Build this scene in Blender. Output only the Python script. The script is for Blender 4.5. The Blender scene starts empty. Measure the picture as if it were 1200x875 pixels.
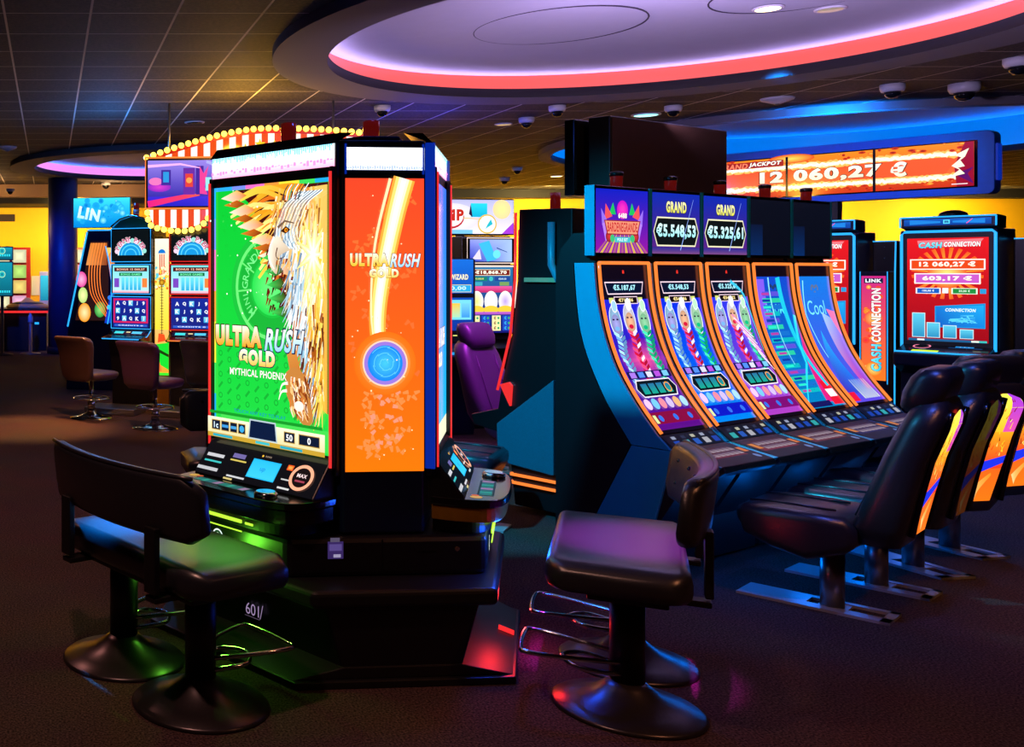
import bpy, bmesh, math, random
from mathutils import Vector, Matrix
random.seed(7)
S = bpy.context.scene
COL = S.collection
R = math.radians
PI = math.pi

# ------------------------------------------------------------------ colours
def lin(c):
    o = []
    for v in c[:3]:
        v = v / 255.0
        o.append(v / 12.92 if v <= 0.04045 else ((v + 0.055) / 1.055) ** 2.4)
    return (o[0], o[1], o[2], 1.0)

# ------------------------------------------------------------------ materials
def mat(name, col, rough=0.5, metal=0.0, noise=0.12, scale=30.0, bump=0.0, emit=None, strength=0.0, coat=0.0, spec=0.5):
    m = bpy.data.materials.new(name); m.use_nodes = True
    nt = m.node_tree; n = nt.nodes; l = nt.links
    b = n['Principled BSDF']
    b.inputs['Roughness'].default_value = rough
    b.inputs['Metallic'].default_value = metal
    b.inputs['Specular IOR Level'].default_value = spec
    b.inputs['Coat Weight'].default_value = coat
    tc = n.new('ShaderNodeTexCoord')
    nz = n.new('ShaderNodeTexNoise'); nz.inputs['Scale'].default_value = scale; nz.inputs['Detail'].default_value = 3
    l.new(tc.outputs['Object'], nz.inputs['Vector'])
    mx = n.new('ShaderNodeMix'); mx.data_type = 'RGBA'
    c = lin(col)
    mx.inputs[6].default_value = (c[0] * (1 - noise), c[1] * (1 - noise), c[2] * (1 - noise), 1)
    mx.inputs[7].default_value = (c[0] * (1 + noise), c[1] * (1 + noise), c[2] * (1 + noise), 1)
    l.new(nz.outputs['Fac'], mx.inputs[0])
    l.new(mx.outputs[2], b.inputs['Base Color'])
    if bump:
        bp = n.new('ShaderNodeBump'); bp.inputs['Strength'].default_value = bump; bp.inputs['Distance'].default_value = 0.002
        l.new(nz.outputs['Fac'], bp.inputs['Height']); l.new(bp.outputs['Normal'], b.inputs['Normal'])
    if emit is not None:
        b.inputs['Emission Color'].default_value = lin(emit)
        b.inputs['Emission Strength'].default_value = strength
    return m

def display_mat(name, strength, rough=0.12, lit=True):
    m = bpy.data.materials.new(name); m.use_nodes = True
    nt = m.node_tree; n = nt.nodes; l = nt.links
    b = n['Principled BSDF']
    a = n.new('ShaderNodeAttribute'); a.attribute_name = 'Col'
    b.inputs['Roughness'].default_value = rough
    if lit:
        b.inputs['Base Color'].default_value = (0.01, 0.01, 0.012, 1)
        l.new(a.outputs['Color'], b.inputs['Emission Color'])
        b.inputs['Emission Strength'].default_value = strength
    else:
        l.new(a.outputs['Color'], b.inputs['Base Color'])
    return m

M = {}
M['black'] = mat('black_plastic', (20, 20, 22), 0.42, scale=60, bump=0.1)
M['gloss'] = mat('gloss_black', (10, 10, 13), 0.14, scale=20)
M['glass'] = mat('black_glass', (6, 6, 10), 0.05, scale=10)
M['body'] = mat('cabinet_black', (15, 15, 20), 0.38, scale=40, bump=0.08)
M['navy'] = mat('navy_cabinet', (8, 22, 52), 0.3, scale=25)
M['teal'] = mat('teal_paint', (10, 140, 168), 0.35, scale=18, noise=0.08)
M['tealside'] = mat('teal_textured', (14, 96, 120), 0.5, scale=120, noise=0.2, bump=0.2)
M['leather'] = mat('black_leather', (36, 37, 46), 0.33, scale=180, bump=0.18, spec=1.0)
M['dleather'] = mat('navy_leather', (22, 30, 44), 0.33, scale=180, bump=0.18, spec=1.0)
M['pleather'] = mat('plum_tinted_leather', (86, 52, 96), 0.42, scale=180, bump=0.18, spec=1.0)
M['bleather'] = mat('brown_leather', (78, 52, 48), 0.42, scale=180, bump=0.18, spec=1.0)
M['pole'] = mat('black_steel', (14, 14, 16), 0.4, scale=30)
M['disc'] = mat('satin_disc', (70, 66, 70), 0.3, metal=0.75, scale=90, noise=0.15)
M['chrome'] = mat('chrome', (205, 208, 214), 0.12, metal=1.0, scale=10, noise=0.03)
M['steel'] = mat('brushed_steel', (150, 150, 156), 0.32, metal=0.9, scale=70, noise=0.1)
M['plate'] = mat('satin_plate', (176, 180, 186), 0.35, metal=0.25, scale=60, noise=0.06)
M['white'] = mat('white_plastic', (205, 205, 210), 0.4, scale=20, noise=0.04)
M['yellow'] = mat('yellow_paint', (236, 178, 6), 0.7, scale=6, noise=0.05)
M['beige'] = mat('beige_plaster', (206, 168, 122), 0.75, scale=6, noise=0.05)
M['soffit'] = mat('soffit_plaster', (118, 112, 116), 0.8, scale=140, noise=0.14, bump=0.15)
M['lip'] = mat('dark_lip', (26, 20, 20), 0.7, scale=30)
M['dome'] = mat('recess_plaster', (176, 172, 184), 0.85, scale=8, noise=0.04)
M['seam'] = mat('dark_seam', (52, 44, 56), 0.8)
M['red'] = mat('red_lacquer', (150, 14, 18), 0.4)
M['brass'] = mat('brass_trim', (190, 140, 40), 0.3, metal=0.7, scale=40, noise=0.2)
M['wood'] = mat('dark_wood', (44, 26, 18), 0.4, scale=14, noise=0.3)
M['grey'] = mat('grey_metal', (92, 96, 102), 0.4, metal=0.5)
M['column'] = mat('column_paint', (30, 50, 96), 0.45, scale=10)
M['lens'] = mat('smoked_lens', (16, 18, 24), 0.06, scale=10)
M['darkwall'] = mat('dark_wall', (28, 24, 26), 0.8, scale=6)
M['cube'] = None

def emat(name, col, s):
    return mat(name, (10, 10, 10), 0.3, emit=col, strength=s)
M['neon_orange'] = emat('orange_neon', (255, 128, 50), 1.25)
M['neon_red'] = emat('red_neon', (255, 50, 50), 0.9)
M['neon_blue'] = emat('blue_neon', (40, 170, 255), 1.3)
M['neon_deep'] = emat('deep_blue_neon', (6, 44, 170), .8)
M['neon_green'] = emat('green_neon', (190, 255, 60), 1.3)
M['neon_pink'] = emat('pink_neon', (255, 120, 170), 1.0)
M['bulb'] = emat('warm_bulb', (255, 206, 70), 4.0)
M['cove_pink'] = emat('coral_cove_glow', (255, 92, 84), 1.1)
M['cove_lilac'] = emat('lilac_cove_glow', (240, 140, 240), 1.1)
M['cove_blue'] = emat('blue_cove_glow', (0, 116, 232), 1.0)
M['lamp_warm'] = emat('warm_lamp', (255, 226, 160), 5.0)
M['lamp_cyan'] = emat('cyan_lamp', (150, 255, 255), 1.6)
M['lamp_dim'] = emat('dim_lamp', (190, 170, 150), 0.7)
M['candle'] = mat('smoked_red_lens', (60, 12, 14), 0.1, emit=(150, 24, 20), strength=0.25)
M['disp'] = display_mat('display', 1.2)
M['dispb'] = display_mat('bright_display', 2.2)
M['dispd'] = display_mat('dim_display', 0.6, 0.55)
M['print'] = display_mat('printed_sheet', 0, 0.5, lit=False)

def carpet_mat():
    m = bpy.data.materials.new('carpet'); m.use_nodes = True
    nt = m.node_tree; n = nt.nodes; l = nt.links; b = n['Principled BSDF']
    b.inputs['Roughness'].default_value = 0.95; b.inputs['Specular IOR Level'].default_value = 0.1
    tc = n.new('ShaderNodeTexCoord')
    a = n.new('ShaderNodeTexNoise'); a.inputs['Scale'].default_value = 130; a.inputs['Detail'].default_value = 4
    c = n.new('ShaderNodeTexNoise'); c.inputs['Scale'].default_value = 2.2; c.inputs['Detail'].default_value = 3
    l.new(tc.outputs['Object'], a.inputs['Vector']); l.new(tc.outputs['Object'], c.inputs['Vector'])
    r = n.new('ShaderNodeValToRGB'); r.color_ramp.elements[0].position = 0.36; r.color_ramp.elements[1].position = 0.68
    r.color_ramp.elements[0].color = lin((38, 28, 31)); r.color_ramp.elements[1].color = lin((112, 88, 84))
    l.new(a.outputs['Fac'], r.inputs['Fac'])
    mx = n.new('ShaderNodeMix'); mx.data_type = 'RGBA'; mx.blend_type = 'MULTIPLY'; mx.inputs[0].default_value = 0.5
    l.new(r.outputs['Color'], mx.inputs[6]); l.new(c.outputs['Color'], mx.inputs[7])
    l.new(mx.outputs[2], b.inputs['Base Color'])
    bp = n.new('ShaderNodeBump'); bp.inputs['Strength'].default_value = 0.5; bp.inputs['Distance'].default_value = 0.004
    l.new(a.outputs['Fac'], bp.inputs['Height']); l.new(bp.outputs['Normal'], b.inputs['Normal'])
    return m

def ceiling_mat():
    m = bpy.data.materials.new('ceiling_tiles'); m.use_nodes = True
    nt = m.node_tree; n = nt.nodes; l = nt.links; b = n['Principled BSDF']
    b.inputs['Roughness'].default_value = 0.8
    tc = n.new('ShaderNodeTexCoord'); sp = n.new('ShaderNodeSeparateXYZ'); l.new(tc.outputs['Object'], sp.inputs[0])
    def line(src, off, pitch, half):
        s = n.new('ShaderNodeMath'); s.operation = 'SUBTRACT'; s.inputs[1].default_value = off; l.new(src, s.inputs[0])
        d = n.new('ShaderNodeMath'); d.operation = 'PINGPONG'; d.inputs[1].default_value = pitch / 2; l.new(s.outputs[0], d.inputs[0])
        t = n.new('ShaderNodeMath'); t.operation = 'LESS_THAN'; t.inputs[1].default_value = half; l.new(d.outputs[0], t.inputs[0])
        return t.outputs[0]
    a = line(sp.outputs['X'], -0.31, 0.594, 0.0085)
    c = line(sp.outputs['Y'], 6.885, 0.598, 0.007)
    mx0 = n.new('ShaderNodeMath'); mx0.operation = 'MAXIMUM'; l.new(a, mx0.inputs[0])
    cm = n.new('ShaderNodeMath'); cm.operation = 'MULTIPLY'; cm.inputs[1].default_value = 0.8; l.new(c, cm.inputs[0])
    l.new(cm.outputs[0], mx0.inputs[1])
    nz = n.new('ShaderNodeTexNoise'); nz.inputs['Scale'].default_value = 42; nz.inputs['Detail'].default_value = 4
    l.new(tc.outputs['Object'], nz.inputs['Vector'])
    r = n.new('ShaderNodeValToRGB'); r.color_ramp.elements[0].color = lin((44, 40, 38)); r.color_ramp.elements[1].color = lin((84, 76, 68))
    r.color_ramp.elements[0].position = 0.4; r.color_ramp.elements[1].position = 0.7
    l.new(nz.outputs['Fac'], r.inputs['Fac'])
    mx = n.new('ShaderNodeMix'); mx.data_type = 'RGBA'; l.new(mx0.outputs[0], mx.inputs[0])
    l.new(r.outputs['Color'], mx.inputs[6]); mx.inputs[7].default_value = lin((225, 218, 208))
    l.new(mx.outputs[2], b.inputs['Base Color'])
    return m

# ------------------------------------------------------------------ mesh builder
class MB:
    def __init__(s): s.v = []; s.f = []; s.sm = []
    def add(s, vs, fs, smooth=False):
        o = len(s.v); s.v += [tuple(p) for p in vs]
        for f in fs: s.f.append([i + o for i in f]); s.sm.append(smooth)
        return s
    def box(s, x0, x1, y0, y1, z0, z1):
        vs = [(x0, y0, z0), (x1, y0, z0), (x1, y1, z0), (x0, y1, z0), (x0, y0, z1), (x1, y0, z1), (x1, y1, z1), (x0, y1, z1)]
        return s.add(vs, [(3, 2, 1, 0), (4, 5, 6, 7), (0, 1, 5, 4), (1, 2, 6, 5), (2, 3, 7, 6), (3, 0, 4, 7)])
    def prism_x(s, prof, x0, x1):          # profile of (y, z)
        n = len(prof)
        vs = [(x0, y, z) for y, z in prof] + [(x1, y, z) for y, z in prof]
        fs = [tuple(range(n)), tuple(range(2 * n - 1, n - 1, -1))]
        fs += [(i, i + n, (i + 1) % n + n, (i + 1) % n) for i in range(n)]
        return s.add(vs, fs)
    def prism_y(s, prof, y0, y1):          # profile of (x, z)
        n = len(prof)
        vs = [(x, y0, z) for x, z in prof] + [(x, y1, z) for x, z in prof]
        fs = [tuple(range(n)), tuple(range(2 * n - 1, n - 1, -1))]
        fs += [(i, i + n, (i + 1) % n + n, (i + 1) % n) for i in range(n)]
        return s.add(vs, fs)
    def prism_z(s, poly, z0, z1, top=None):          # plan of (x, y); top = other plan at z1
        n = len(poly); top = top or poly
        vs = [(x, y, z0) for x, y in poly] + [(x, y, z1) for x, y in top]
        fs = [tuple(range(n - 1, -1, -1)), tuple(range(n, 2 * n))]
        fs += [(i, (i + 1) % n, (i + 1) % n + n, i + n) for i in range(n)]
        return s.add(vs, fs)
    def lathe(s, prof, c=(0, 0, 0), seg=32, smooth=True):   # (r, z)
        vs = []; fs = []
        for r, z in prof:
            for k in range(seg):
                a = 2 * PI * k / seg
                vs.append((c[0] + r * math.cos(a), c[1] + r * math.sin(a), c[2] + z))
        for j in range(len(prof) - 1):
            for k in range(seg):
                k2 = (k + 1) % seg
                fs.append((j * seg + k, j * seg + k2, (j + 1) * seg + k2, (j + 1) * seg + k))
        s.add(vs, fs, smooth)
        o = len(s.v) - len(vs)
        for j, rev in ((0, True), (len(prof) - 1, False)):
            if prof[j][0] > 1e-6:
                ids = [o + j * seg + k for k in range(seg)]
                s.f.append(ids[::-1] if rev else ids); s.sm.append(False)
        return s
    def tube(s, path, r, seg=8, closed=False):
        P = [Vector(p) for p in path]; n = len(P); vs = []; fs = []
        for i, p in enumerate(P):
            a = P[(i - 1) % n] if (closed or i > 0) else p
            b = P[(i + 1) % n] if (closed or i < n - 1) else p
            t = (b - a).normalized()
            up = Vector((0, 0, 1)) if abs(t.z) < 0.9 else Vector((1, 0, 0))
            e1 = t.cross(up).normalized(); e2 = t.cross(e1).normalized()
            for k in range(seg):
                q = 2 * PI * k / seg
                vs.append(p + e1 * (r * math.cos(q)) + e2 * (r * math.sin(q)))
        m = n if closed else n - 1
        for i in range(m):
            j = (i + 1) % n
            for k in range(seg):
                k2 = (k + 1) % seg
                fs.append((i * seg + k, i * seg + k2, j * seg + k2, j * seg + k))
        if not closed:
            fs.append(tuple(range(seg))[::-1]); fs.append(tuple((n - 1) * seg + k for k in range(seg)))
        return s.add(vs, fs, True)
    def loft(s, secs, smooth=True):
        n = len(secs[0]); vs = [p for q in secs for p in q]; fs = []
        for i in range(len(secs) - 1):
            for k in range(n):
                k2 = (k + 1) % n
                fs.append((i * n + k, i * n + k2, (i + 1) * n + k2, (i + 1) * n + k))
        fs.append(tuple(range(n))[::-1]); fs.append(tuple((len(secs) - 1) * n + k for k in range(n)))
        return s.add(vs, fs, smooth)
    def sphere(s, c, r, sz=1.0, seg=12, rings=8):
        prof = [(r * math.sin(PI * i / rings), -r * sz * math.cos(PI * i / rings)) for i in range(rings + 1)]
        prof[0] = (1e-7, prof[0][1]); prof[-1] = (1e-7, prof[-1][1])
        return s.lathe(prof, c, seg)
    def build(s, name, m, parent=None, bevel=0.0, segs=2, subsurf=0):
        me = bpy.data.meshes.new(name); me.from_pydata(s.v, [], s.f)
        me.polygons.foreach_set('use_smooth', s.sm)
        bm = bmesh.new(); bm.from_mesh(me); bmesh.ops.recalc_face_normals(bm, faces=bm.faces); bm.to_mesh(me); bm.free()
        me.materials.append(m)
        o = bpy.data.objects.new(name, me); COL.objects.link(o)
        if parent is not None: o.parent = parent
        if subsurf:
            d = o.modifiers.new('smooth', 'SUBSURF'); d.levels = subsurf; d.render_levels = subsurf
        if bevel:
            d = o.modifiers.new('edge', 'BEVEL'); d.width = bevel; d.segments = segs; d.limit_method = 'ANGLE'; d.angle_limit = R(35)
        return o

def rrect(w, h, r, n=4):
    pts = []
    for cx, cy, a0 in ((w / 2 - r, h / 2 - r, 0), (-w / 2 + r, h / 2 - r, 90), (-w / 2 + r, -h / 2 + r, 180), (w / 2 - r, -h / 2 + r, 270)):
        for k in range(n + 1):
            a = R(a0 + 90 * k / n); pts.append((cx + r * math.cos(a), cy + r * math.sin(a)))
    return pts

def bez(pts, n=6):              # Catmull-Rom through points
    P = [Vector(p) for p in pts]; out = []
    for i in range(len(P) - 1):
        p0 = P[max(i - 1, 0)]; p1 = P[i]; p2 = P[i + 1]; p3 = P[min(i + 2, len(P) - 1)]
        for k in range(n):
            t = k / n
            out.append(0.5 * ((2 * p1) + (p2 - p0) * t + (2 * p0 - 5 * p1 + 4 * p2 - p3) * t * t + (3 * p1 - p0 - 3 * p2 + p3) * t ** 3))
    out.append(P[-1]); return out

# ------------------------------------------------------------------ drawn displays
_tc = {}
def text_mesh(body, bold, shear):
    k = (body, bold, shear)
    if k in _tc: return _tc[k]
    cu = bpy.data.curves.new('lettering', 'FONT'); cu.body = body; cu.size = 1.0; cu.offset = bold; cu.shear = shear
    cu.dimensions = '2D'; cu.fill_mode = 'BOTH'; cu.resolution_u = 3
    if bold: cu.space_character = 1.0 + bold * 3
    ob = bpy.data.objects.new('lettering', cu); COL.objects.link(ob)
    dg = bpy.context.evaluated_depsgraph_get(); me = bpy.data.meshes.new_from_object(ob.evaluated_get(dg))
    vs = [(v.co.x, v.co.y) for v in me.vertices]; fs = [list(p.vertices) for p in me.polygons]
    bpy.data.objects.remove(ob); bpy.data.curves.remove(cu); bpy.data.meshes.remove(me)
    _tc[k] = (vs, fs); return _tc[k]

class Canvas:
    def __init__(s): s.p = []; s.n = 0
    def poly(s, pts, col):
        s.n += 1
        cols = col if isinstance(col, list) else [col] * len(pts)
        s.p.append((pts, [tuple(range(len(pts)))], cols, s.n)); return s
    def rect(s, x0, y0, x1, y1, col, top=None, right=None, nx=1, ny=1):
        """col is the colour at the lower left; top / right blend to other colours"""
        s.n += 1; pts = []; cols = []; fs = []
        for j in range(ny + 1):
            for i in range(nx + 1):
                a, b = i / nx, j / ny
                pts.append((x0 + (x1 - x0) * a, y0 + (y1 - y0) * b))
                c = list(col)
                if top: c = [c[k] + (top[k] - c[k]) * b for k in range(3)]
                if right: c = [c[k] + (right[k] - c[k]) * a for k in range(3)]
                cols.append(tuple(c))
        for j in range(ny):
            for i in range(nx):
                q = j * (nx + 1) + i; fs.append((q, q + 1, q + nx + 2, q + nx + 1))
        s.p.append((pts, fs, cols, s.n)); return s
    def frame(s, x0, y0, x1, y1, t, col, nx=1, ny=1):
        s.rect(x0, y0, x1, y0 + t, col, nx=nx); s.rect(x0, y1 - t, x1, y1, col, nx=nx)
        s.rect(x0, y0 + t, x0 + t, y1 - t, col, ny=ny); s.rect(x1 - t, y0 + t, x1, y1 - t, col, ny=ny); return s
    def disc(s, x, y, rx, col, ry=None, edge=None, seg=20, a0=0, a1=360):
        ry = rx if ry is None else ry; s.n += 1
        pts = [(x, y)]; cols = [col]; fs = []
        for k in range(seg + 1):
            a = R(a0 + (a1 - a0) * k / seg); pts.append((x + rx * math.cos(a), y + ry * math.sin(a))); cols.append(edge or col)
            if k: fs.append((0, k, k + 1))
        s.p.append((pts, fs, cols, s.n)); return s
    def ring(s, x, y, r0, r1, col, seg=28, a0=0, a1=360, asp=1.0):
        s.n += 1; pts = []; fs = []
        for k in range(seg + 1):
            a = R(a0 + (a1 - a0) * k / seg); c, q = math.cos(a), math.sin(a) * asp
            pts += [(x + r0 * c, y + r0 * q), (x + r1 * c, y + r1 * q)]
            if k: fs.append((2 * k - 2, 2 * k - 1, 2 * k + 1, 2 * k))
        s.p.append((pts, fs, [col] * len(pts), s.n)); return s
    def band(s, pts, w0, w1, col, col2=None):
        """a stroke along pts, tapering from w0 to w1"""
        s.n += 1; V = [Vector(p) for p in pts]; n = len(V); out = []; cols = []; fs = []
        for i in range(n):
            t = (V[min(i + 1, n - 1)] - V[max(i - 1, 0)]); t = t.normalized() if t.length > 1e-9 else Vector((1, 0))
            q = Vector((-t.y, t.x)) * (w0 + (w1 - w0) * i / (n - 1)) / 2
            out += [tuple(V[i] + q), tuple(V[i] - q)]
            a = i / (n - 1); c = col if not col2 else tuple(col[k] + (col2[k] - col[k]) * a for k in range(3)); cols += [c, c]
            if i: fs.append((2 * i - 2, 2 * i - 1, 2 * i + 1, 2 * i))
        s.p.append((out, fs, cols, s.n)); return s
    def star(s, x, y, r, col):
        s.poly([(x + (r if k % 2 == 0 else r * .42) * math.sin(PI * k / 5), y + (r if k % 2 == 0 else r * .42) * math.cos(PI * k / 5)) for k in range(10)], col); return s
    def text(s, body, x, y, h, col, top=None, bold=0.02, shear=0.0, w=None, align='C', rot=0.0, outline=None, ow=0.035):
        if outline:
            n0 = s.n; s._text(body, x, y, h, outline, None, bold + ow, shear, w, align, rot, (bold, shear))
        s._text(body, x, y, h, col, top, bold, shear, w, align, rot, None); return s
    def _text(s, body, x, y, h, col, top, bold, shear, w, align, rot, ref):
        vs, fs = text_mesh(body, bold, shear)
        rv = vs if ref is None else text_mesh(body, *ref)[0]
        if not vs: return
        x0 = min(v[0] for v in rv); x1 = max(v[0] for v in rv); y0 = min(v[1] for v in rv); y1 = max(v[1] for v in rv)
        if ref is not None:                # keep the outline centred on the letters
            X0 = min(v[0] for v in vs); X1 = max(v[0] for v in vs); Y0 = min(v[1] for v in vs); Y1 = max(v[1] for v in vs)
            k = (x1 - x0) / (y1 - y0) if not w else w / h
            g = h / (y1 - y0) * ref_grow(vs, rv)
            sx = ((w if w else h * (x1 - x0) / (y1 - y0)) + 2 * g) / (X1 - X0); sy = (h + 2 * g) / (Y1 - Y0)
            cx, cy = (X0 + X1) / 2, (Y0 + Y1) / 2; W = w if w else h * (x1 - x0) / (y1 - y0)
        else:
            sy = h / (y1 - y0); sx = (w / (x1 - x0)) if w else sy; cx, cy = (x0 + x1) / 2, (y0 + y1) / 2; W = (x1 - x0) * sx
        dx = {'C': 0, 'L': W / 2, 'R': -W / 2}[align]
        s.n += 1; pts = []; cols = []; ca, sa = math.cos(R(rot)), math.sin(R(rot))
        for vx, vy in vs:
            px, py = (vx - cx) * sx + dx, (vy - cy) * sy
            pts.append((x + px * ca - py * sa, y + px * sa + py * ca))
            b = min(max((py / h) + .5, 0), 1); cols.append(col if not top else tuple(col[k] + (top[k] - col[k]) * b for k in range(3)))
        s.p.append((pts, fs, cols, s.n))
    def build(s, name, fmap, m, parent=None, eps=4e-5, cuts=None):
        V = []; F = []; C = []
        if cuts:                       # fold the drawing along the creases of a curved face
            bm = bmesh.new(); cl = bm.verts.layers.float_color.new('c')
            for pts, fs, cols, lay in s.p:
                vs = []
                for (x, y), c in zip(pts, cols):
                    v = bm.verts.new((x, y, lay)); v[cl] = (c[0], c[1], c[2], 1); vs.append(v)
                for f in fs:
                    try: bm.faces.new([vs[i] for i in f])
                    except ValueError: pass
            bmesh.ops.triangulate(bm, faces=bm.faces[:])
            for y in cuts: bmesh.ops.bisect_plane(bm, geom=bm.verts[:] + bm.edges[:] + bm.faces[:], dist=1e-6, plane_co=(0, y, 0), plane_no=(0, 1, 0))
            bm.verts.ensure_lookup_table(); bm.verts.index_update()
            flat_ = [(v.co.x, v.co.y, v.co.z, tuple(v[cl])[:3]) for v in bm.verts]
            V = [tuple(fmap(x, y, l * eps)) for x, y, l, c in flat_]; C = [c for *_, c in flat_]; F = [[v.index for v in f.verts] for f in bm.faces]; bm.free()
        for pts, fs, cols, lay in ([] if cuts else s.p):
            o = len(V); V += [tuple(fmap(x, y, lay * eps)) for x, y in pts]; C += cols; F += [[i + o for i in f] for f in fs]
        me = bpy.data.meshes.new(name); me.from_pydata(V, [], F)
        at = me.color_attributes.new('Col', 'FLOAT_COLOR', 'POINT')
        flat = []
        for c in C: flat += lin([min(max(q, 0), 255) for q in c])
        at.data.foreach_set('color', flat)
        me.materials.append(m)
        o = bpy.data.objects.new(name, me); COL.objects.link(o)
        if parent is not None: o.parent = parent
        return o

def ref_grow(vs, rv):
    return max((max(v[1] for v in vs) - min(v[1] for v in vs) - (max(v[1] for v in rv) - min(v[1] for v in rv))) / 2, 0.01)

def flat(ox, oz, y):            # canvas on a vertical face looking to -Y
    return lambda x, z, e: (ox + x, y - e, oz + z)
def slope(ox, y0, z0, y1, z1):  # canvas whose lower edge is (y0,z0) and rises towards (y1,z1)
    d = Vector((0, y1 - y0, z1 - z0)).normalized(); nn = Vector((0, -d.z, d.y))
    return lambda x, v, e: (ox + x, y0 + d.y * v + nn.y * e, z0 + d.z * v + nn.z * e)
def curved(ox, prof):           # prof (y,z) from the bottom up, canvas y is the arc length
    P = [Vector(p) for p in prof]; L = [0]
    for i in range(1, len(P)): L.append(L[-1] + (P[i] - P[i - 1]).length)
    def f(x, v, e):
        i = 0
        while i < len(P) - 2 and v > L[i + 1]: i += 1
        d = (P[i + 1] - P[i]).normalized(); q = P[i] + d * (v - L[i])
        return (ox + x, q.x - d.y * e, q.y + d.x * e)
    f.cuts = L[1:-1]
    return f, L[-1]

# ------------------------------------------------------------------ things
def thing(name, label, cat, loc=(0, 0, 0), rz=0.0, group=None):
    o = bpy.data.objects.new(name, None); COL.objects.link(o); o.empty_display_size = 0.1
    o.location = loc; o.rotation_euler = (0, 0, rz); o['label'] = label; o['category'] = cat
    if group: o['group'] = group
    return o
def tag(o, label, cat, group=None):
    o['label'] = label; o['category'] = cat
    if group: o['group'] = group
    return o
def struct(o): o['kind'] = 'structure'; return o
def kids(o): return [c for c in COL.objects if c.parent == o]
def dup(o, loc, rz, label, group=None):
    def rec(a, par):
        c = a.copy(); COL.objects.link(c)
        if par is not None: c.parent = par
        for k in kids(a): rec(k, c)
        return c
    c = rec(o, None); c.location = loc; c.rotation_euler = (0, 0, rz); c['label'] = label
    if group: c['group'] = group
    return c
def face(nx, ny): return math.atan2(nx, -ny)      # turn local -Y towards (nx, ny)

# ================================================================== setting
H_C = 3.28
floor = MB().add([(-9, -4, 0), (24, -4, 0), (24, 22, 0), (-9, 22, 0)], [(0, 1, 2, 3)]).build('floor', carpet_mat()); struct(floor)

RINGS = [  # centre, outer radius, inner radius, cove wall glow, dome
    ((4.47, 7.45), 2.74, 2.31, 'cove_pink'),
    ((1.95, 16.5), 2.6, 2.2, 'cove_lilac'),
    ((10.35, 13.45), 3.38, 3.22, 'cove_blue')]
def circ(c, r, n=96): return [(c[0] + r * math.cos(2 * PI * k / n), c[1] + r * math.sin(2 * PI * k / n)) for k in range(n)]
bm = bmesh.new(); es = []
for lp in [[(-9, -4), (24, -4), (24, 22), (-9, 22)]] + [circ(c, min(ri + .2, ro - .015)) for c, ro, ri, _ in RINGS]:
    vs = [bm.verts.new((x, y, H_C)) for x, y in lp]
    es += [bm.edges.new((vs[i], vs[(i + 1) % len(vs)])) for i in range(len(vs))]
bmesh.ops.triangle_fill(bm, use_beauty=True, use_dissolve=False, edges=es)
for f in list(bm.faces):
    m_ = f.calc_center_median()
    if any((m_.x - c[0]) ** 2 + (m_.y - c[1]) ** 2 < (ri + .1) ** 2 for c, ro, ri, _ in RINGS): bm.faces.remove(f)
for f in bm.faces:
    f.normal_update()
    if f.normal.z > 0: f.normal_flip()
me = bpy.data.meshes.new('ceiling'); bm.to_mesh(me); bm.free(); me.materials.append(ceiling_mat())
ceil = bpy.data.objects.new('ceiling', me); COL.objects.link(ceil); struct(ceil)

for i, (c, ro, ri, lt) in enumerate(RINGS):
    zs = H_C - 0.08; dp = (.15, .15, .42)[i]
    t = MB().lathe([(ro, H_C), (ro, zs), (ri, zs)], (c[0], c[1], 0), 128, False)
    t.f = [f for f in t.f if len(f) < 20]; t.sm = [False] * len(t.f)
    tr = t.build('trim_%d' % (i + 1), M['soffit']); struct(tr)
    t = MB().lathe([(ri, zs), (ri, zs + .085), (ri + .11, zs + .085)], (c[0], c[1], 0), 128, True); t.f = [f for f in t.f if len(f) < 20]; t.sm = t.sm[:len(t.f)]
    t.build('lip', M['lip'], tr)
    t = MB().lathe([(ri + .12, zs + .085), (ri + .12, zs + .085 + dp)], (c[0], c[1], 0), 128, True); t.f = [f for f in t.f if len(f) < 20]; t.sm = t.sm[:len(t.f)]
    t.build('cove_glow_wall', M[lt], tr)  # cove wall set to emit; the LED glow on it is put into its colour
    t = MB().lathe([(ri + .125, zs + .085 + dp), (1e-4, zs + .11 + dp)], (c[0], c[1], 0), 128, True); t.f = [f for f in t.f if len(f) < 20]; t.sm = t.sm[:len(t.f)]
    t.build('recess', M['dome'], tr)
    t = MB().lathe([(ri + .02, zs + .0865), (ri + .105, zs + .0865)], (c[0], c[1], 0), 96, True); t.f = [f for f in t.f if len(f) < 20]; t.sm = t.sm[:len(t.f)]
    t.build('cove_tape', emat('cove_tape_%d' % i, [(190, 176, 255), (60, 130, 255), (0, 110, 255)][i], [14, 16, 40][i]), tr)

def wall(name, x0, x1, y0, y1, m, z1=H_C + .3): return struct(MB().box(x0, x1, y0, y1, 0, z1).build(name, m))
wall('wall_back', -9, 24, 22, 22.15, M['yellow'])
wall('wall_left', -9.15, -9, -4, 22, M['darkwall'])
wall('wall_right', 24, 24.15, -4, 22, M['darkwall'])
wall('wall_front', -9, 24, -4.15, -4, M['darkwall'])
struct(MB().box(-4, 3.2, 20.3, 21.98, 3.02, H_C - .005).build('trim_4', M['beige']))
struct(MB().box(-4, 3.2, 20.6, 21.98, 2.90, 3.018).build('trim_5', M['lip']))
struct(MB().box(4.5, 23.9, 21.6, 21.98, 3.1, H_C - .005).build('trim_6', M['lip']))

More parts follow.
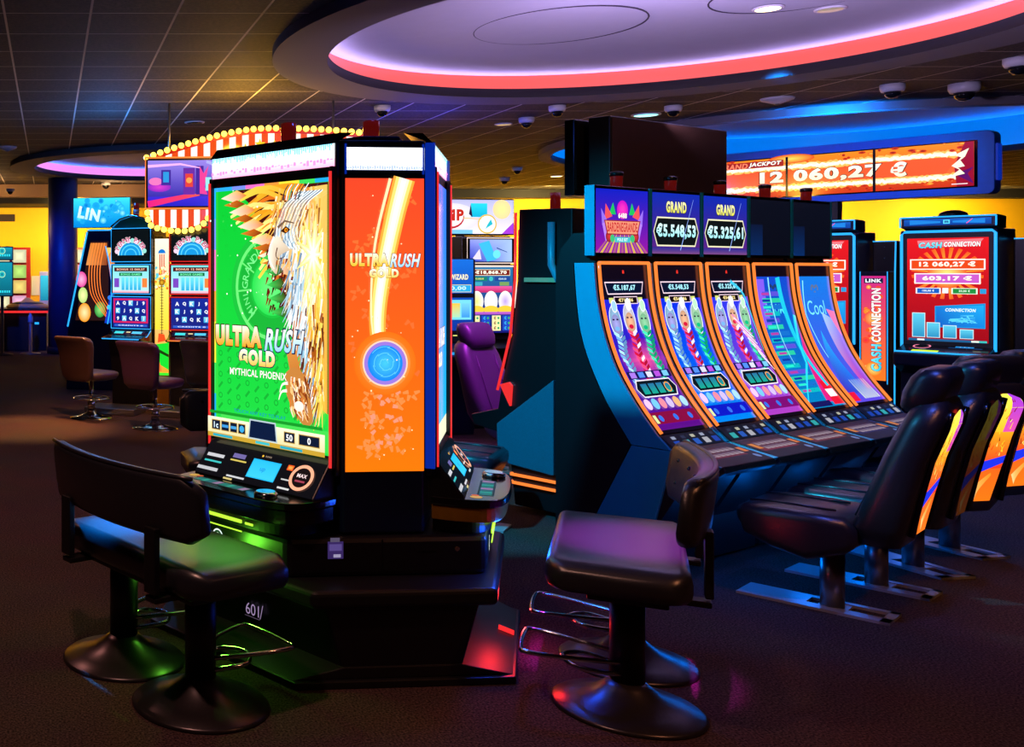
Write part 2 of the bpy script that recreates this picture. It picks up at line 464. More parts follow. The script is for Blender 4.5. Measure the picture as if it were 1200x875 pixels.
# column
co = MB().lathe([(.27, 0), (.27, 3.2)], (0, 0, 0), 40).build('column', M['column']); co.location = (.245, 18.3, 0); struct(co)
MB().lathe([(.29, 0), (.29, .12), (.272, .13)], (0, 0, 0), 40).build('skirting', M['lip'], co)

# recessed access hatches drawn as round seams in the ring over the bank
for (px, py, r, nm) in ((4.05, 7.95, .62, 'far'), (5.25, 7.05, .5, 'near')):
    o = MB().tube([(px + r * math.cos(2 * PI * k / 48), py + r * math.sin(2 * PI * k / 48), 3.452) for k in range(48)], .006, 6, True).build('ceiling_hatch', M['seam'])
    tag(o, 'round hatch seam in the lilac recess, %s' % ('the larger one towards the hub' if nm == 'far' else 'the smaller one around the two warm spotlights'), 'ceiling hatch', 'hatches in the coral lit recess')

# ================================================================== displays of the slot bank
P = 0.5126
CURVE = [(-.315, .708), (-.22, .835), (-.132, .98), (-.078, 1.11), (-.041, 1.24), (-.016, 1.38), (-.002, 1.544)]
CV = [tuple(v) for v in bez([(a, b, 0) for a, b in CURVE], 5)]
CV = [(v[0], v[1]) for v in CV]

def topper_art(k):
    c = Canvas(); w, h = .235, .33
    if k == 0:
        c.rect(-w, 0, w, h, (150, 20, 160), (16, 30, 190), ny=6)
        for i in range(13):
            a = (i - 6) / 6; c.poly([(a * w * .95 - .012, 0), (a * w * .95 + .012, 0), (a * .06, .13)], (216, 176, 80) if i % 2 else (170, 90, 130))
        c.disc(0, .225, .05, (255, 60, 190), edge=(200, 10, 190))
        for sx in (-1, 1):
            c.poly([(sx * .06, .2), (sx * .085, .262), (sx * .12, .2)], (30, 190, 90))
            c.poly([(sx * .09, .19), (sx * .15, .255), (sx * .16, .17)], (240, 80, 90))
            c.poly([(sx * .14, .17), (sx * .19, .23), (sx * .18, .14)], (150, 110, 240))
            c.poly([(sx * .15, .16), (sx * .18, .15), (sx * .15, .06), (sx * .11, .08)], (180, 130, 255))
            c.disc(sx * .12, .085, .03, (220, 50, 60), edge=(120, 40, 40)); c.disc(sx * .09, .075, .02, (60, 190, 120))
        c.poly([(-.165, .17), (.165, .17), (.14, .095), (-.14, .095)], (150, 20, 40)).poly([(-.155, .165), (.155, .165), (.132, .1), (-.132, .1)], (236, 150, 120))
        c.text('BARDENEGRANDE', 0, .134, .05, (200, 16, 40), w=.27, bold=.02)
        c.text('6488', 0, .195, .028, (255, 250, 240), bold=.04, outline=(80, 20, 90))
        c.rect(-.07, .055, .07, .083, (60, 190, 200)); c.text('POLE SET', 0, .069, .016, (240, 255, 255), bold=.02)
    elif k in (1, 2):
        c.rect(-w, 0, w, h, (90, 30, 120), (12, 40, 170), ny=6); c.rect(-w, 0, w, .035, (120, 70, 130), (40, 40, 140), ny=2)
        c.text('GRAND', 0.0, .255, .062, (222, 220, 80), (255, 250, 190), bold=.05, w=.2, outline=(40, 20, 10), ow=.04)
        o = [(-.225, .12), (-.19, .2), (.19, .2), (.225, .12), (.19, .04), (-.19, .04)]
        c.poly(o, (235, 230, 190)); c.poly([(x * .97, .12 + (y - .12) * .9) for x, y in o], (10, 16, 18))
        c.text('€5.548,53' if k == 1 else '€5.325,61', 0, .122, .085, (150, 236, 246), (225, 255, 255), bold=.045, w=.39)
        c.band([(.04, .02), (.17, .3)], .006, .002, (150, 180, 255))
    else:
        c.rect(-w, 0, w, h, (5, 9, 22), (8, 12, 26))
        c.rect(-w, 0, -w + .14, h * .55, (6, 40, 92), (8, 20, 50))
    return c

def screen_art(k, L):
    c = Canvas(); w = .215
    c.rect(-w, 0, w, L, (14, 6, 18), ny=30)
    if k < 3:
        base = [((90, 10, 130), (20, 40, 230)), ((0, 130, 235), (10, 30, 225)), ((170, 60, 190), (20, 50, 235))][k]
        c.rect(-w + .012, .02, w - .012, L - .09, base[0], base[1], ny=30)
        if k == 0: c.disc(.02, .40, .2, (255, 90, 150), ry=.12, edge=(90, 20, 170))
        c.text('*', 0, L - .045, .02, (255, 50, 40)); c.text('vlv', 0, L - .05, .012, (255, 60, 40), bold=.03)
        c.rect(-w, L - .19, w, L - .085, (12, 8, 26), ny=4)
        y = L - .14
        c.poly([(-.175, y + .042), (.175, y + .042), (.155, y - .024), (-.155, y - .024)], (250, 220, 235)).poly([(-.168, y + .036), (.168, y + .036), (.15, y - .018), (-.15, y - .018)], (8, 18, 44))
        c.text(['€5.187,67', '€5.548,53', '€5.325,61'][k], 0, y + .01, .034, (170, 240, 255), bold=.04, w=.2)
        y = L - .195
        c.rect(-.105, y - .02, .105, y + .02, (250, 220, 235)).rect(-.1, y - .016, .1, y + .016, (20, 8, 16)); c.text(['€711,86', '€548,86', '€544,22'][k], 0, y, .022, (255, 230, 150), bold=.04, w=.13)
        c.rect(-.15, y - .014, -.11, y + .014, (210, 220, 120)).rect(.11, y - .014, .15, y + .014, (210, 220, 120))
        for j, (fc, bc, hc) in enumerate((((170, 170, 240), (120, 180, 240), (160, 210, 250)), ((250, 190, 150), (214, 20, 60), (240, 236, 250)), ((150, 220, 170), (10, 190, 130), (190, 240, 200)))):
            x = -.125 + j * .125; yy = L - .31 + (0.0 if j != 1 else .008)
            c.disc(x, yy + .005, .052, (240, 240, 255), ry=.088); c.disc(x, yy + .008, .046, hc, ry=.08, edge=tuple(v * .75 for v in hc)); c.disc(x + .01, yy + .085, .026, (240, 240, 255), ry=.034); c.disc(x + .01, yy + .085, .02, hc, ry=.028)
            c.disc(x, yy - .008, .038, fc, ry=.052, edge=tuple(v * .8 for v in fc))
            c.rect(x - .026, yy + .012, x - .008, yy + .02, (40, 20, 60)); c.rect(x + .008, yy + .012, x + .026, yy + .02, (40, 20, 60)); c.disc(x, yy - .032, .02, bc, ry=.012)
            n = 15
            for q in range(n):
                by = yy - .055 - q * .0235; ww = .04 * (1 - .4 * q / n); dx = .01 * math.sin(q)
                c.poly([(x + dx - ww, by + .012), (x + dx, by - .006), (x + dx, by - .024), (x + dx - ww, by - .006)], bc if q % 2 else tuple(min(v + 60, 255) for v in bc))
                c.poly([(x + dx + ww, by + .012), (x + dx, by - .006), (x + dx, by - .024), (x + dx + ww, by - .006)], (240, 235, 255) if (j == 1 and q % 3 == 0) else tuple(v * .8 for v in bc))
        y = .245
        c.rect(-.19, y + .055, .19, y + .095, (18, 20, 80))
        for q in range(5): c.rect(-.17 + q * .072, y + .06, -.12 + q * .072, y + .09, [(170, 120, 240), (80, 140, 250), (220, 220, 255), (180, 80, 220), (120, 200, 255)][q])
        o = [(-.18, y), (-.15, y + .048), (.15, y + .048), (.18, y), (.15, y - .048), (-.15, y - .048)]
        c.poly(o, (250, 240, 250)); c.poly([(px * .965, y + (py - y) * .88) for px, py in o], (8, 20, 26))
        for q in range(4): c.rect(-.13 + q * .068, y - .03, -.077 + q * .068, y + .026, (20, 170, 140), (40, 110, 160)); 
        c.ring(.1, y, .022, .028, (250, 160, 50))
        for q in range(6): c.disc(-.16 + q * .064, y - .085, .027, [(250, 200, 240), (120, 200, 250), (240, 140, 160), (210, 190, 250), (250, 180, 120), (170, 220, 250)][q], ry=.03)
        c.rect(-w + .012, .05, w - .012, .115, [(130, 6, 60), (10, 20, 190), (120, 10, 110)][k], ny=3)
        for q in range(3): c.disc(-.13 + q * .13, .08, .018, (50, 110, 230)); 
        c.rect(-.19, .055, -.165, .1, (220, 240, 160))
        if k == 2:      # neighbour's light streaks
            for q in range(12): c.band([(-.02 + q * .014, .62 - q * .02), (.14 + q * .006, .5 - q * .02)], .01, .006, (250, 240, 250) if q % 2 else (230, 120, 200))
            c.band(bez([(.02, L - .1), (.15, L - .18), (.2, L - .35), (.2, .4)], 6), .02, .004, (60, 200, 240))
    elif k == 3:
        c.rect(-w + .01, .02, w - .01, L - .075, (0, 130, 190), (16, 70, 200), ny=30)
        c.rect(-w + .01, L - .38, -.1, L - .09, (130, 90, 240), ny=6); c.text('∞', 0, L - .15, .06, (30, 60, 110), bold=.03); c.text('BOOM', -.02, L - .27, .06, (80, 230, 235), w=.2, bold=.01)
        for q in range(16):
            yy = .12 + q * .04; c.rect(-.2 + q * .004, yy, .05 + .05 * math.sin(q), yy + .027, [(10, 180, 190), (20, 110, 200), (40, 200, 160), (90, 80, 210)][q % 4])
            c.rect(-.15, yy + .006, -.06, yy + .02, [(180, 60, 160), (40, 230, 200), (10, 60, 160)][q % 3])
        c.poly([(.02, .05), (.2, .05), (.2, .5)], (220, 30, 130)); c.poly([(.08, .03), (.2, .03), (.2, .2), (.1, .18)], (230, 20, 50))
        c.band([(-.05, L - .08), (-.04, .3)], .012, .004, (150, 240, 255)); c.band([(.06, L - .08), (.13, .4), (.17, .15)], .05, .03, (30, 200, 230))
        c.band([(-.2, .05), (.1, .3), (.19, .6)], .006, .03, (40, 220, 240)); c.rect(.1, .08, .19, .13, (255, 240, 250)); c.rect(-.2, .025, .05, .06, (20, 20, 90))
    else:
        c.rect(-w + .01, .02, w - .01, L - .075, (90, 70, 220), (20, 120, 225), ny=30)
        c.text('∞', 0, L - .15, .05, (90, 110, 150), bold=.03); c.text('Cool', -.02, L - .27, .09, (120, 230, 250), w=.22, bold=.0)
        c.poly([(.03, L - .3), (.19, L - .36), (.2, .1), (.1, .1)], [(160, 210, 250), (130, 140, 250), (120, 60, 210), (200, 60, 170)])
        c.poly([(.1, L - .28), (.2, L - .3), (.2, .45)], (240, 120, 180)); c.band([(-.14, L - .1), (-.17, .6), (-.08, .2)], .012, .006, (140, 240, 255))
        c.poly([(-.19, .08), (-.05, .5), (.06, .08)], [(60, 40, 180), (40, 170, 250), (30, 90, 220)])
        c.rect(-.19, .03, -.1, .09, (230, 20, 60)); 
        for q in range(7): c.band([(-.02 + q * .03, .04), (-.05 + q * .03, .17)], .014, .004, (240, 255, 210))
    return c

CH = 'slot machines in the curved screen row'
SM = [None] * 5
lab = ['curved slot machine at the near end of the row, wide logo on its topper',
       'curved slot machine whose topper reads GRAND 5.548,53',
       'curved slot machine whose topper reads GRAND 5.325,61',
       'curved slot machine with dark topper and teal streaked screen, second from far end',
       'curved slot machine at the far end of the row, pale blue screen and blank topper']
def bank_machine(k, loc, rz, label, group=CH):
    t = thing('slot_machine', label, 'slot machine', loc, rz, group)
    prof = [(.21, .04), (.21, 1.53), (.19, 1.62), (.12, 1.70), (.05, 1.70), (.03, 1.56), (.0, 1.55)]
    prof += [(y + .012, z) for y, z in reversed(CV)] + [(-.36, .63), (-.50, .57), (-.44, .50), (-.30, .25), (-.28, .03)]
    MB().prism_x(prof, .024, P - .024).build('cabinet', M['body'], t)
    for x in (0.003, P - .021):
        bk_ = [(v.x, v.y) for v in bez([(.104, 1.544, 0), (.067, 1.183, 0), (-.045, .886, 0), (-.192, .644, 0)], 6)]
        up = bk_ + [(-.38, .643)] + [(y, z) for y, z in CV]
        lo = [(-.192, .64), (.013, .207), (.03, .02), (-.25, .02), (-.299, .259), (-.371, .55), (-.575, .568), (-.605, .60), (-.38, .64)]
        sd = MB().prism_x(up, x, x + .018).prism_x(lo, x, x + .018).build('side_panel', M['teal'], t, .003)
        fill = [(.206, .03), (.206, 1.53)] + [(a + .005, b) for a, b in bk_] + [(.018, .207), (.034, .03)]
        MB().prism_x(fill, x + .002, x + .016).build('side_infill', M['body'], sd)
    f, L = curved(P / 2, CV)
    screen_art(k, L).build('screen', f, M['disp'], t, cuts=f.cuts)
    q = MB()
    for x in (.032, P - .032): q.tube([f(x - P / 2, L * j / 24, .01) for j in range(25)], .0085, 8)
    q.tube([f(-P / 2 + .032 + (P - .064) * j / 4, L, .01) for j in range(5)], .0085, 8)
    q.build('light_strip', M['neon_orange'], t)
    # topper
    tp = MB().box(.006, P - .006, .0, .05, 1.578, 1.945).build('topper', M['gloss'], t, .004)
    topper_art(k).build('topper_screen', flat(P / 2, 1.597, -.002), M['disp'], tp)
    for x in (.002, P - .012): MB().box(x, x + .01, -.006, .046, 1.582, 1.943).build('topper_edge', M['teal'], tp)
    # deck
    dk = MB().prism_x([(-.30, .69), (-.318, .705), (-.385, .645), (-.605, .598), (-.615, .575), (-.58, .545), (-.36, .56)], .022, P - .022).build('button_deck', M['black'], t, .006)
    c = Canvas(); c.rect(-.225, .0, .225, .085, (8, 12, 26))
    cols = [(30, 90, 220), (60, 210, 210), (40, 110, 230), (220, 220, 230), (30, 80, 210)]
    for i in range(5):
        x = -.18 + i * .085; c.rect(x, .012, x + .05, .045, cols[(i + k) % 5]); c.rect(x + .01, .055, x + .045, .072, [(190, 200, 230), (50, 60, 90), (230, 230, 200)][(i + k) % 3])
    c.build('card_panel', slope(P / 2, -.386, .6465, -.319, .7065), M['dispd'], dk)
    c = Canvas(); cl = [(150, 30, 50), (170, 40, 60), (150, 60, 70), (40, 40, 120), (30, 60, 130)][k]
    c.rect(-.23, 0, .23, .21, (10, 8, 14), (14, 12, 30), ny=2); c.rect(-.2, .075, .15, .19, tuple(v * .8 for v in cl), (40, 10, 20), ny=2)
    for j in range(2):
        for i in range(7): c.rect(-.14 + i * .042, .09 + j * .045, -.105 + i * .042, .125 + j * .045, (205, 185, 195), (90, 60, 90))
    c.rect(-.2, .1, -.155, .16, (250, 150, 40)); c.rect(.17, .1, .21, .15, (250, 140, 60)); c.disc(.18, .05, .02, (120, 150, 220))
    c.build('button_field', slope(P / 2, -.602, .6, -.39, .6455), M['dispd'], dk)
    # candle
    cd = MB().lathe([(.028, 0), (.03, .05), (.03, .055)], (P / 2, .03, 1.945), 20).build('candle', M['candle'], t)
    MB().lathe([(.033, .055), (.033, .075), (.02, .08)], (P / 2, .03, 1.945), 20).build('candle_cap', M['gloss'], cd)
    return t
BO = Vector((2.776, 5.1, 0)); BD = Vector((.866, .5, 0)); BN = Vector((.5, -.866, 0))
def bp(t, s, z=0): return BO + BD * t + BN * s + Vector((0, 0, z))
for k in range(5): SM[k] = bank_machine(k, bp(k * P, 0), R(30), lab[k])

# ================================================================== dark twin behind the row, facing away
def twin_machine():
    t = thing('slot_machine', 'dark slot machine seen from its side behind the curved row, red neon edge', 'slot machine', bp(.72, -.68), R(210))
    # local: x to the left of the photo is its front; visible side is x = 0 .. so build x from -w to 0
    w = .56
    pr = [(.1, .03), (.1, 1.88), (-.25, 1.89), (-.262, 1.446), (-.30, 1.1), (-.38, .745), (-.40, .62), (-.60, .56), (-.58, .50), (-.33, .46), (-.28, .03)]
    MB().prism_x(pr, -w, -.02).build('cabinet', M['body'], t, .006)
    MB().prism_x([(.0, .844), (-.389, .529), (-.382, .36), (-.304, .286), (.0, .262)], -.02, .012).build('side_panel', M['tealside'], t, .006)
    MB().tube([(-.004, -.262, 1.87), (-.004, -.268, 1.446), (-.004, -.30, 1.1), (-.004, -.392, .742)], .009, 6).build('light_strip', M['neon_red'], t)
    MB().box(-.02, .004, -.2, .06, 1.435, 1.462).build('side_trim', M['beige'], t)
    MB().tube([(.0, -.02, 1.8), (.0, -.02, 1.54), (.0, .06, 1.38), (.0, .06, 1.1)], .022, 8).build('conduit', M['teal'], t)
    MB().box(-.1, -.02, -.29, -.27, .6, .62).build('deck_light', M['neon_orange'], t)
    c = Canvas(); c.rect(-.25, 0, .25, .2, (40, 20, 60)); c.rect(-.2, .05, .0, .12, (40, 90, 230)); c.rect(.05, .05, .2, .12, (250, 120, 60)); c.frame(-.25, 0, .25, .2, .012, (255, 110, 50))
    c.build('button_field', slope(-w / 2, -.602, .562, -.405, .622), M['disp'], t)
    q = MB()
    for z in (.215, .165): q.box(-w, .0, -.300, -.29, z, z + .018); q.box(.0, .006, -.295, .08, z, z + .018)
    q.build('kick_light', M['neon_orange'], t)
    MB().prism_x([(-.29, .78), (-.31, .80), (-.37, .78), (-.30, .65)], -.018, .004).build('card_reader', M['neon_red'], t)
    cd = MB().lathe([(.03, 0), (.03, .1)], (-.1, -.06, 1.885), 16).build('candle', M['candle'], t)
    return t
twin_machine()

# overhead dark displays on a pole
t = thing('overhead_display', 'large dark display box hung over the curved screen row, matte back', 'display', bp(1.11, -.265), R(30))
MB().box(-.615, .615, -.06, .065, 1.96, 2.365).build('housing', M['body'], t, .006)
MB().box(-.6, .6, -.063, -.06, 1.97, 2.355).build('back_plate', M['wood'], t)
MB().box(-.04, .04, .01, .06, 0, 1.96).build('pole', M['black'], t)
t = thing('overhead_display', 'thin dark display panel back to back with the larger overhead box', 'display', bp(1.08, -.395), R(30))
MB().box(-.66, .6, -.03, .03, 1.93, 2.36).build('housing', M['gloss'], t, .006)
MB().box(.1, .18, .0, .03, 0, 1.93).build('pole', M['black'], t)

# ================================================================== chairs of the row
def chair_art(c, w, L, dim=False):
    k = .35 if dim else 1.0
    def q(r, g, b): return (r * k, g * k, b * k)
    c.rect(-w, 0, w, L, q(255, 120, 20), q(255, 60, 40), ny=8)
    c.rect(-w, L * .62, w, L, q(255, 190, 40), q(255, 250, 90), ny=6)
    c.rect(w * .45, L * .5, w, L, q(255, 90, 150), q(170, 60, 230), ny=6)
    c.rect(-w, L * .3, w, L * .64, q(240, 60, 30), q(255, 170, 30), ny=6)
    c.poly([(-w, L * .22), (-w, L * .34), (-w * .3, L * .36), (w, L * .42), (w, L * .35), (0, L * .28)], q(30, 50, 230))
    c.band(bez([(-w * .45, L * .07), (-w * .2, L * .13), (w * .5, L * .25)], 5), w * .5, w * .1, q(255, 220, 150), q(255, 140, 30))
    for i in range(60):
        x = random.uniform(-w * .75, w * .7); y = random.uniform(L * .4, L * .93); a = random.uniform(0, 6.28); d = random.uniform(.008, .026)
        col = random.choice([(150, 20, 10), (255, 240, 120), (90, 10, 20), (255, 200, 40), (230, 70, 20)])
        c.band([(x, y), (x + d * math.cos(a) * .6, y + d), (x + d * math.cos(a) * 1.3, y + d * 1.6)], .008, .002, q(*col))
    return c
def gaming_chair(label, loc, rz, m, group, art=0, seatm=None):
    t = thing('gaming_chair', label, 'chair', loc, rz, group)
    # forward is local -Y
    secs = []
    for y, w, zt, zb in ((.17, .40, .40, .33), (.13, .45, .45, .29), (.0, .48, .455, .24), (-.13, .48, .455, .27), (-.235, .45, .45, .31), (-.265, .40, .43, .37)):
        secs.append([(px, y, (zt + zb) / 2 + pz) for px, pz in rrect(w, zt - zb, min(.045, (zt - zb) * .45), 4)])
    MB().loft(secs).build('seat', seatm or m, t)
    secs = []
    zz = 0
    for z, yf, yr, w in ((.34, .15, .30, .34), (.42, .145, .335, .40), (.56, .195, .362, .43), (.72, .25, .397, .44), (.86, .305, .443, .42), (.93, .335, .458, .37), (.965, .35, .45, .29), (.98, .36, .44, .24)):
        secs.append([(px, (yf + yr) / 2 + py, z) for px, py in rrect(w, yr - yf, min(.06, (yr - yf) * .42), 4)])
    bk = MB().loft(secs).build('backrest', m, t)
    secs = []
    for z, yf, yr, w in ((.915, .31, .41, .26), (.94, .295, .425, .31), (1.0, .305, .45, .33), (1.06, .33, .465, .32), (1.095, .36, .455, .30), (1.105, .385, .44, .2)):
        secs.append([(px, (yf + yr) / 2 + py, z) for px, py in rrect(w, yr - yf, min(.055, (yr - yf) * .45), 4)])
    MB().loft(secs).build('headrest', m, t)
    # seams in the seat and the front of the back
    q = MB()
    for x in (-.11, .11):
        q.tube([(x, -.24, .452), (x, -.1, .458), (x, .08, .458)], .005, 6)
        q.tube([(x, .148, .45), (x, .192, .56), (x, .247, .72), (x, .30, .86)], .005, 6)
    q.build('piping', m, bk)
    if art:
        L = .60; prof = [(.336, .40), (.366, .56), (.401, .72), (.447, .86), (.462, .93)]
        f, LL = curved(0, prof)
        wd = lambda v: .8 * (.72 + .28 * math.sin(PI * min(v / LL * 1.25, 1) * .5)) * min(1, math.sqrt(max(1 - ((v - LL * .86) / (LL * .14)) ** 2, .02))) if v > LL * .86 else .8 * (.6 + .4 * math.sin(PI * min(v / LL * 1.2, 1) * .5))
        g = lambda x, v, e: (lambda r: (-r[0], r[1] + 2 * e + .006, r[2]))(f(x * wd(v), v, 0))
        chair_art(Canvas(), .15, LL, art == 2).build('light_panel', g, M['disp'] if art == 1 else M['dispd'], t, cuts=[LL * q / 24 for q in range(1, 24)])
        q = MB()
        for x in (-.165, .165): q.tube([(x * .85, y + .002, z) for y, z in prof], .012, 6)
        q.build('panel_frame', M['gloss'], t)
    MB().lathe([(.045, .008), (.045, .26)], (0, .04, 0), 20).build('pole', M['steel'], t)
    pl = MB().box(-.1, .1, -.30, -.05, 0, .012).box(-.1, -.065, -.05, .26, 0, .012).box(.03, .1, -.05, .26, 0, .012).box(-.1, .1, .225, .26, 0, .012).box(-.065, .03, -.01, .1, 0, .008)
    pl.build('floor_plate', M['plate'], t)
    return t
GC = 'high backed chairs at the curved screen row'
fr = face(-.5, .866)
c0 = Vector((3.49, 4.454, 0)); cs = Vector((.46, .317, 0))
off = Vector((-.5, .866, 0)) * .04
gaming_chair('black high backed chair nearest the stool, slim orange light panel on its back', c0 + off, face(-.62, .785), M['leather'], GC, 1)
gaming_chair('black high backed chair whose back panel is dim red, second from the stool', c0 + cs + off, face(-.58, .81), M['leather'], GC, 2)
gaming_chair('black high backed chair with bright broad flame panel, third from the stool', c0 + cs * 2 + off, face(-.16, .985), M['leather'], GC, 1)
gaming_chair('black high backed chair cut by the picture edge, fourth from the stool', c0 + cs * 3.05 + off, face(-.25, .97), M['leather'], GC, 1)

# ================================================================== hub with three machines
HC = Vector((1.238, 4.298, 0)); TW = 4.0      # the tower is turned a little from the ceiling grid
def hexa(ra, rb):      # ra: three machine sides, rb: three panel sides; plan around the hub centre
    ns = [(-60, ra), (0, rb), (60, ra), (120, rb), (180, ra), (240, rb)]
    L = [((math.sin(R(a)), -math.cos(R(a))), r) for a, r in ns]; out = []
    for i in range(6):
        (a, b), r = L[i]; (c, d), s = L[(i + 1) % 6]; det = a * d - b * c
        out.append(((r * d - b * s) / det, (a * s - r * c) / det))
    return out
tower = t = thing('display_tower', 'black six sided tower with orange screen on a wide plinth, centre of the hall', 'display tower', HC, R(TW))
MB().prism_z(hexa(.385, .4994), .505, 2.0).prism_z(hexa(.30, .47), 2.0, 2.02).build('tower', M['navy'], t, .008)
MB().prism_z(hexa(.60, .53), .35, .498).build('lower_body', M['body'], t, .02)
MB().prism_z(hexa(.645, .70), .285, .35).build('ledge', M['black'], t, .018, 3)
MB().prism_z(hexa(.52, .67), .03, .29, hexa(.585, .67)).build('plinth', M['body'], t, .01)
fp = MB().prism_z(hexa(.705, .70), 0, .028).prism_z(hexa(.695, .68), .028, .07, hexa(.53, .68)).build('foot_plate', M['black'], t, .004)
c = Canvas(); c.rect(-.152, 0, .155, 1.114, (255, 120, 10), (240, 70, 40), nx=2, ny=8)
random.seed(3)
for i in range(46):
    x = random.uniform(-.112, .112); y = random.uniform(.04, 1.07); a = random.uniform(0, 6.28)
    for j in range(random.randint(2, 5)):
        q = a + j * 1.1; c.band([(x + .012 * math.cos(q), y + .012 * math.sin(q)), (x + .034 * math.cos(q + .3), y + .034 * math.sin(q + .3))], .016, .008, (250, 110, 50) if y > .35 else (255, 140, 70))
for i in range(20):
    x = random.uniform(-.06, .06); y = random.uniform(.1, .3); q = random.uniform(0, 6.28)
    c.band([(x, y), (x + .02 * math.cos(q), y + .02 * math.sin(q))], .016, .01, (255, 150, 120))
for w0, w1, cl in ((.085, .05, (255, 170, 60)), (.065, .036, (255, 226, 120)), (.04, .02, (255, 250, 215)), (.018, .01, (255, 255, 250))):
    c.band(bez([(.075, 1.113), (.035, .96), (-.015, .72), (-.03, .56), (-.015, .44), (0, .41)], 6), w0, w1, cl)
c.band(bez([(.02, 1.113), (-.04, .86), (-.055, .6), (-.03, .44)], 6), .012, .004, (255, 236, 180))
c.disc(0, .412, .12, (255, 150, 60), edge=(255, 112, 20), seg=36); c.disc(0, .412, .098, (255, 190, 120), edge=(255, 140, 60), seg=36)
c.disc(0, .412, .088, (255, 210, 190), seg=36); c.disc(0, .412, .082, (90, 130, 230), edge=(160, 120, 220), seg=36); c.disc(0, .412, .068, (70, 200, 255), edge=(20, 130, 245), seg=36)
for i in range(14): c.ring(0, .412, .01 + .004 * i, .012 + .004 * i, (110, 220, 255), 10, i * 61, i * 61 + 70)
c.text('ULTRA', -.062, .804, .05, (255, 190, 40), (255, 250, 225), bold=.06, w=.15, outline=(70, 24, 10), ow=.03)
c.text('RUSH', .078, .802, .052, (160, 215, 255), (255, 255, 255), bold=.03, shear=.3, w=.12, outline=(40, 24, 60), ow=.03)
c.text('GOLD', -.005, .753, .034, (255, 205, 90), (255, 255, 240), bold=.06, w=.115, outline=(60, 24, 20), ow=.03)
for i in range(26): c.disc(random.uniform(-.14, .14), random.uniform(.03, 1.08), random.uniform(.0015, .0035), (255, 235, 180), seg=8)
c.build('screen', flat(0, .74, -.5035), M['disp'], t)
c = Canvas(); c.rect(-.152, 0, .158, .085, (215, 225, 255), (255, 255, 255), ny=4)
for i in range(60): c.rect(-.15 + i * .0051, random.uniform(0, .006), -.147 + i * .0051, .006 + random.uniform(.004, .012), (90, 110, 190))
c.build('header_light', flat(0, 1.886, -.5015), M['dispb'], t)
for x in (-.150, .153): MB().box(x - .003, x + .003, -.505, -.4994, 1.87, 1.985).build('header_edge', M['neon_deep'], t)
# service cover seam and lock on the lower front
MB().box(-.02, -.017, -.532, -.53, .37, .49).box(.12, .19, -.533, -.53, .44, .443).build('door_seam', M['gloss'], t)
MB().lathe([(.009, 0), (.009, .006)], (0, 0, 0), 12).build('lock', M['chrome'], t).matrix_local = Matrix.Translation((.27, -.532, .45)) @ Matrix.Rotation(R(90), 4, 'X')

